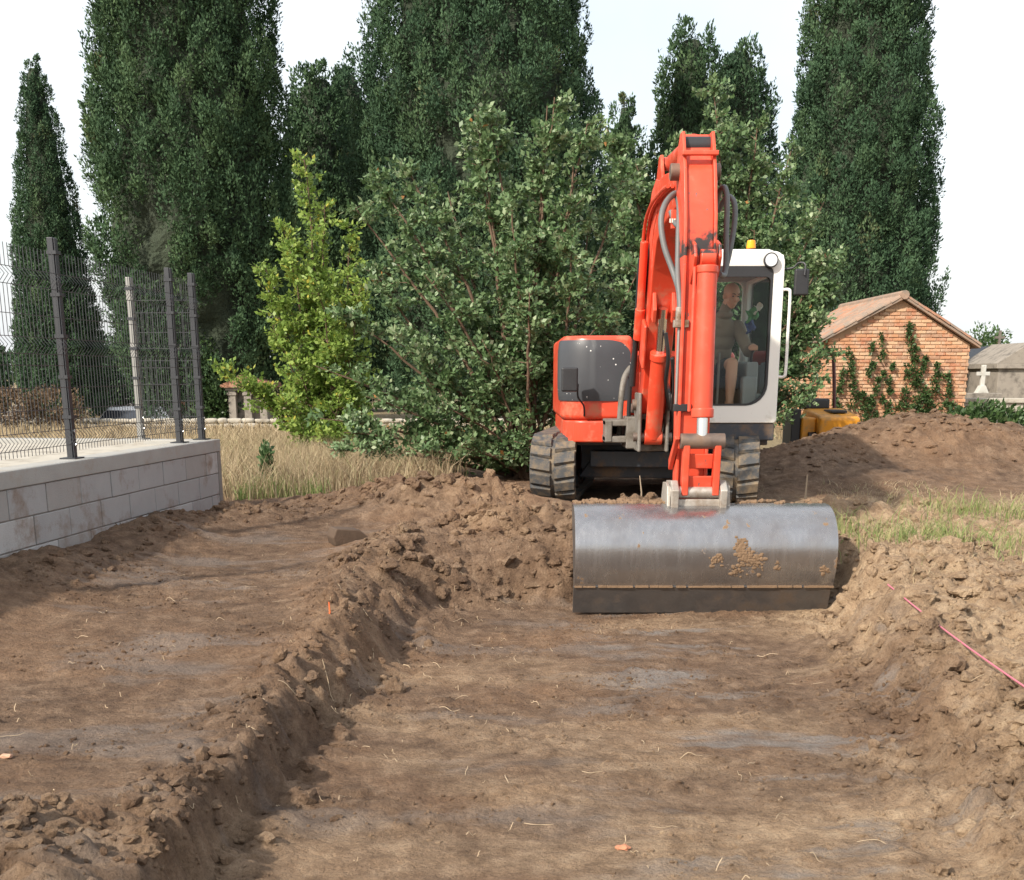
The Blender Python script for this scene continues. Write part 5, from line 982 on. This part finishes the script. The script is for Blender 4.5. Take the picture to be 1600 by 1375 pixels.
# cab interior
st = MB().box((1.80, 12.05, 1.44), (2.28, 12.52, 1.60)).build('driver_seat', m_seat, ex, bevel=.04, seg=3); MB().box((1.82, 12.46, 1.56), (2.26, 12.60, 2.24), Matrix.Rotation(R(-8), 3, 'X')).build('backrest', m_seat, st, bevel=.05, seg=3)
MB().box((1.86, 12.1, 1.20), (2.22, 12.5, 1.44)).build('seat_base', m_black, st)
for x in (1.66, 2.29): MB().box((x, 11.80, 1.30), (x+.12, 12.5, 1.72)).build('control_console', m_cabin, ex, bevel=.02)
for x in (1.72, 2.34): MB().tube([(x, 11.83, 1.70), (x, 11.80, 1.80), (x+.005, 11.78, 1.86)], [.012, .012, .024], n=10).build('joystick', m_black, ex, smooth=True)
for x in (1.92, 2.0): MB().tube(smooth_path([(x, 11.72, 1.21), (x, 11.68, 1.5), (x-.01, 11.62, 1.80)], 4), .012, n=8).build('travel_lever', m_galv, ex, smooth=True)
MB().box((2.22, 11.58, 1.30), (2.36, 11.70, 1.58)).build('instrument_panel', m_cabin, ex, bevel=.02)

# ------------------------------------------------------------------ the operator
def make_person():
    bm_ = MB(); reg = []
    def ell(c, r, rot=None, lab='jacket'):
        v = ICO2*np.array(r); 
        if rot is not None: v = v @ np.array(rot.to_3x3()).T
        bm_.add([Vector(q)+Vector(c) for q in v], ICO2F); 
    def caps(p0, p1, r0, r1, lab):
        p0, p1 = Vector(p0), Vector(p1); n = 6
        for k in range(n+1):
            u = k/n; ell(p0.lerp(p1, u), (r0*(1-u)+r1*u,)*3)
        bm_.cyl(p0, p1, r0, r1, n=16); reg.append((p0, p1, lab))
    b = bmesh.new(); bmesh.ops.create_icosphere(b, subdivisions=3, radius=1); ICO2 = np.array([q.co[:] for q in b.verts]); ICO2F = [[q.index for q in p.verts] for p in b.faces]; b.free()
    HD = Vector((2.145, 11.965, 2.345)); HR = Matrix.Rotation(R(22), 4, 'Z') @ Matrix.Rotation(R(18), 4, 'X')
    h = lambda x, y, z: HD + HR.to_3x3() @ Vector((x, y, z))
    # head: skull, jaw, nose, brow, ears, lips; the face looks towards -y, turned and bowed
    ell(h(0, .012, .03), (.074, .094, .088), HR); ell(h(0, -.018, -.045), (.056, .066, .068), HR); ell(h(0, -.045, -.090), (.030, .028, .024), HR)
    bm_.tube([h(0, -.074, .015), h(0, -.096, -.022), h(0, -.090, -.034)], [.009, .013, .011], n=8); ell(h(0, -.078, .030), (.050, .014, .010), HR); ell(h(0, -.078, -.060), (.022, .010, .008), HR); ell(h(0, -.074, -.071), (.020, .010, .007), HR)
    for s in (-1, 1): ell(h(s*.076, .012, -.012), (.010, .020, .032), HR); ell(h(s*.038, -.056, -.025), (.024, .024, .020), HR)
    reg.append((h(0, .03, .07), h(0, -.06, -.06), 'skin')); reg.append((h(.076, .012, -.01), h(-.076, .012, -.01), 'skin'))
    NK = Vector((2.10, 12.06, 2.20)); caps(h(0, .02, -.05), NK, .052, .058, 'skin')
    SH = Vector((2.06, 12.13, 2.08)); PV = Vector((2.04, 12.26, 1.66))
    for u, (rx, ry, rz) in ((0, (.15, .12, .10)), (.12, (.20, .125, .12)), (.35, (.185, .13, .14)), (.6, (.17, .13, .14)), (.85, (.175, .14, .14)), (1, (.18, .15, .11))): ell(SH.lerp(PV, u), (rx, ry, rz))
    reg.append((SH, PV, 'jacket')); ell(NK-Vector((0, 0, .03)), (.085, .08, .045)); reg.append((NK-Vector((.05, 0, .035)), NK-Vector((-.05, 0, .035)), 'jacket'))
    # arms: image-right hand on the joystick, other hand on the far lever
    for s, el, hd in ((1, (2.345, 12.02, 1.82), (2.345, 11.80, 1.86)), (-1, (1.79, 12.0, 1.82), (1.735, 11.80, 1.86))):
        sh_ = SH+Vector((s*.185, 0, -.02)); el, hd = Vector(el), Vector(hd); wr = el.lerp(hd, .82)
        caps(sh_, el, .068, .056, 'jacket'); caps(el, wr, .056, .046, 'jacket'); caps(wr, hd, .031, .030, 'skin')
        ell(hd+Vector((0, -.02, .0)), (.040, .046, .024)); reg.append((hd, hd+Vector((0, -.05, 0)), 'skin'))
        for k in range(4):
            f0 = hd+Vector(((k-1.5)*.019, -.055, .006)); L = (.042, .050, .047, .038)[k]; f1 = f0+Vector((0, -L*.55, -.014)); f2 = f1+Vector((0, .004, -.03)); bm_.tube([f0+Vector((0, .03, 0)), f0, f1, f2], [.0095, .0095, .009, .0075], n=8); reg.append((f0, f2, 'skin'))
        t0_ = hd+Vector((-s*.034, -.01, 0)); t1_ = t0_+Vector((-s*.012, -.032, -.012)); bm_.tube([hd, t0_, t1_, t1_+Vector((s*.008, -.022, -.016))], [.013, .012, .010, .008], n=8); reg.append((t0_, t1_, 'skin'))
    for s, kn, an in ((1, (2.15, 11.80, 1.70), (2.13, 11.74, 1.34)), (-1, (1.90, 11.82, 1.70), (1.88, 11.74, 1.34))):
        hp = PV+Vector((s*.09, -.02, -.02)); kn, an = Vector(kn), Vector(an); md = hp.lerp(kn, .62)
        caps(hp, md, .095, .078, 'shorts'); caps(md, kn, .074, .060, 'skin'); caps(kn, kn.lerp(an, .4), .058, .058, 'skin'); caps(kn.lerp(an, .4), an, .057, .038, 'skin')
        caps(an+Vector((0, .02, -.02)), an+Vector((0, .01, -.06)), .048, .05, 'boot'); caps(an+Vector((0, .03, -.075)), an+Vector((0, -.13, -.085)), .05, .042, 'boot')
    me = bpy.data.meshes.new('tmp'); me.from_pydata([tuple(q) for q in bm_.v], [], bm_.f); o = bpy.data.objects.new('tmp', me); COL.objects.link(o)
    md = o.modifiers.new('r', 'REMESH'); md.mode = 'VOXEL'; md.voxel_size = .0065; sm = o.modifiers.new('s', 'SMOOTH'); sm.iterations = 3; sm.factor = .4
    dg = bpy.context.evaluated_depsgraph_get(); me2 = bpy.data.meshes.new_from_object(o.evaluated_get(dg)); bpy.data.objects.remove(o)
    mats = {'skin': 0, 'jacket': 1, 'shorts': 2, 'boot': 3}; me2.materials.clear()
    for m in (m_skin, m_jacket, m_shorts, m_boot): me2.materials.append(m)
    nV = len(me2.vertices); co = np.empty(nV*3, np.float32); me2.vertices.foreach_get('co', co); co = co.reshape(-1, 3)
    cen = np.array([np.mean(co[list(p.vertices)], 0) for p in me2.polygons]); best = np.full(len(cen), 1e9); lab = np.zeros(len(cen), np.int32)
    rad = {'skin': .05, 'jacket': .12, 'shorts': .088, 'boot': .05}
    for p0, p1, l in reg:
        p0, p1 = np.array(p0), np.array(p1); d = p1-p0; u = np.clip(((cen-p0)@d)/max(d@d, 1e-9), 0, 1); dist = np.linalg.norm(cen-(p0+u[:, None]*d), axis=1)/rad[l]; k = dist < best; best[k] = dist[k]; lab[k] = mats[l]
    me2.polygons.foreach_set('material_index', lab); me2.polygons.foreach_set('use_smooth', np.ones(len(lab), bool))
    org = Vector((2.04, 12.2, 1.22)); me2.transform(Matrix.Translation(-org)); me2.name = 'person'
    ob = bpy.data.objects.new('person', me2); link(ob, None, org); tag(ob, 'bald man in a brown jacket and shorts sitting at the controls, looking down', 'person')
    m_eye = mat('eye_dark', (.03, .02, .015), .3, 0, .1, 5, bmp=0); m_brow = mat('brow_hair', (.10, .07, .05), .9, 0, .1, 20, bmp=0)
    for s in (-1, 1):
        e = MB(); e.add([h(*(np.array((s*.029, -.076, .012))+q*np.array((.012, .006, .006)))) for q in ICO_V], ICO_F.tolist()); e.build('eye', m_eye, ob, smooth=True)
        bw = MB(); bw.tube([h(s*.014, -.088, .033), h(s*.030, -.088, .038), h(s*.048, -.078, .034)], [.004, .005, .003], n=6); bw.build('eyebrow', m_brow, ob)
make_person()
cl = empty('hanging_cloth', (2.36, 11.95, 2.1), 'crumpled green, blue and white cloth hanging in the cab window', 'cloth')
def rag(nm, c, w_, h_, m, seed):
    rg = np.random.default_rng(seed); n = 9; U, V_ = np.meshgrid(np.linspace(-1, 1, n), np.linspace(-1, 1, n)); P = np.stack([c[0]+U*w_/2+.015*np.sin(V_*3+seed), c[1]+.02*np.sin(U*5+seed)+.012*np.cos(V_*6), c[2]+V_*h_/2+.02*np.sin(U*2.5)], -1).reshape(-1, 3)
    i = np.arange(n*n).reshape(n, n); o = np_obj(nm, P, np.stack([i[:-1, :-1], i[:-1, 1:], i[1:, 1:], i[1:, :-1]], -1).reshape(-1, 4), m, cl, smooth=True); o.modifiers.new('t', 'SOLIDIFY').thickness = .006
rag('white_fold', (2.40, 11.90, 2.22), .06, .08, m_paper, 1); rag('green_fold', (2.35, 11.93, 2.16), .11, .12, m_hivis, 2); rag('blue_fold', (2.34, 11.95, 2.06), .09, .12, m_blue, 3)

# ------------------------------------------------------------------ small orange machine behind the mound
yl = empty('mini_roller', (4.72, 18.1, GZ), 'small orange yellow site machine parked behind the dark mound', 'machine')
MB().prism([(17.55, .55), (17.50, .98), (17.62, 1.02), (18.55, 1.10), (18.75, .95), (18.75, .55)], 'x', 4.52, 5.12).build('bonnet', m_yellow, yl, bevel=.04, seg=3)
MB().box((4.30, 17.7, .62), (4.52, 18.4, .98)).build('side_body', m_yellow, yl, bevel=.03)
MB().box((4.74, 17.75, 1.045), (4.98, 18.2, 1.085)).build('vent_panel', m_black, yl, bevel=.01)
MB().box((4.50, 18.45, 1.08), (4.90, 18.75, 1.24)).build('seat', m_black, yl, bevel=.03)
MB().tube(smooth_path([(5.02, 18.6, .95), (4.98, 18.6, 1.5), (4.94, 18.6, 1.86), (4.90, 18.6, 1.90), (4.68, 18.6, 1.91)], 4), .028, n=10).build('roll_bar', m_dred, yl, smooth=True)
MB().box((4.16, 17.75, .36), (4.30, 18.3, 1.10)).build('mast', m_black, yl, bevel=.015)
for y in (17.75, 18.5): MB().cyl((4.40, y, GZ+.21), (5.05, y, GZ+.21), .21, n=28).build('drum', m_black, yl, bevel=.01)

# ------------------------------------------------------------------ small things on the site
p0, p1 = Vector((2.27, 6.95, hz(2.27, 6.95)+.06)), Vector((2.14, 4.3, .33))
sp_ = [p0.lerp(p1, k/16)+Vector((0, 0, -.02*math.sin(math.pi*k/16))) for k in range(17)]
lift = max(0.0, sorted(hz(q.x, q.y)+.01-q.z for q in sp_)[-3]); tag(MB().tube([q+Vector((0, 0, lift)) for q in sp_], .0045, n=6).build('marking_string', m_pink, smooth=True), 'taut pink marking string along the right edge of the trench', 'string')
def stake(label, x, y, h, lean, m=m_twig, r=.011, nm='twig_stake', cat='stake'):
    z = hz(x, y)-.05; tag(MB().tube([(x, y, z), (x+lean*.5+.008, y, z+h*.5), (x+lean, y, z+h)], [r, r*.8, r*.5], n=6).build(nm, m, smooth=True), label, cat)
stake('thin dry stalk standing upright in the soil right of the bucket', 2.30, 9.3, .50, .03)
stake('thin dry twig sticking out of the soil between the tracks', 1.06, 9.6, .26, -.02, r=.008, nm='dry_twig', cat='twig')
stake('short orange marker peg on the left edge of the trench', -1.0, 6.2, .11, .01, m_orange, .006, 'marker_peg', 'peg')
lb_ = at3(532, 862, 9.35); zz = hz(-1.27, 9.1)
tag(MB().prism([(-.11, 0), (.14, 0), (.16, .06), (.09, .12), (-.10, .14), (-.13, .07)], 'y', -.09, .10).xf(Matrix.Translation((-1.30, 9.1, zz-.03)) @ Matrix.Rotation(R(25), 4, 'Z')).build('timber_offcut', m_wood, bevel=.012), 'squared timber offcut half buried at the edge of the left bank', 'timber')
def shard(x, y, s, label):
    z = hz(x, y); mb = MB(); mb.add([Vector(q*np.array([s, s*.7, s*.35]))+Vector((x, y, z+.004)) for q in ICO_V*(1+.2*np.sin(ICO_V[:, :1]*6+x))], ICO_F.tolist()); tag(mb.build('tile_shard', m_bricks[1]), label, 'shard')
shard(.39, 3.78, .028, 'red tile shard lying on the trench floor'); shard(-1.85, 4.05, .025, 'red tile shard lying on the left bank')
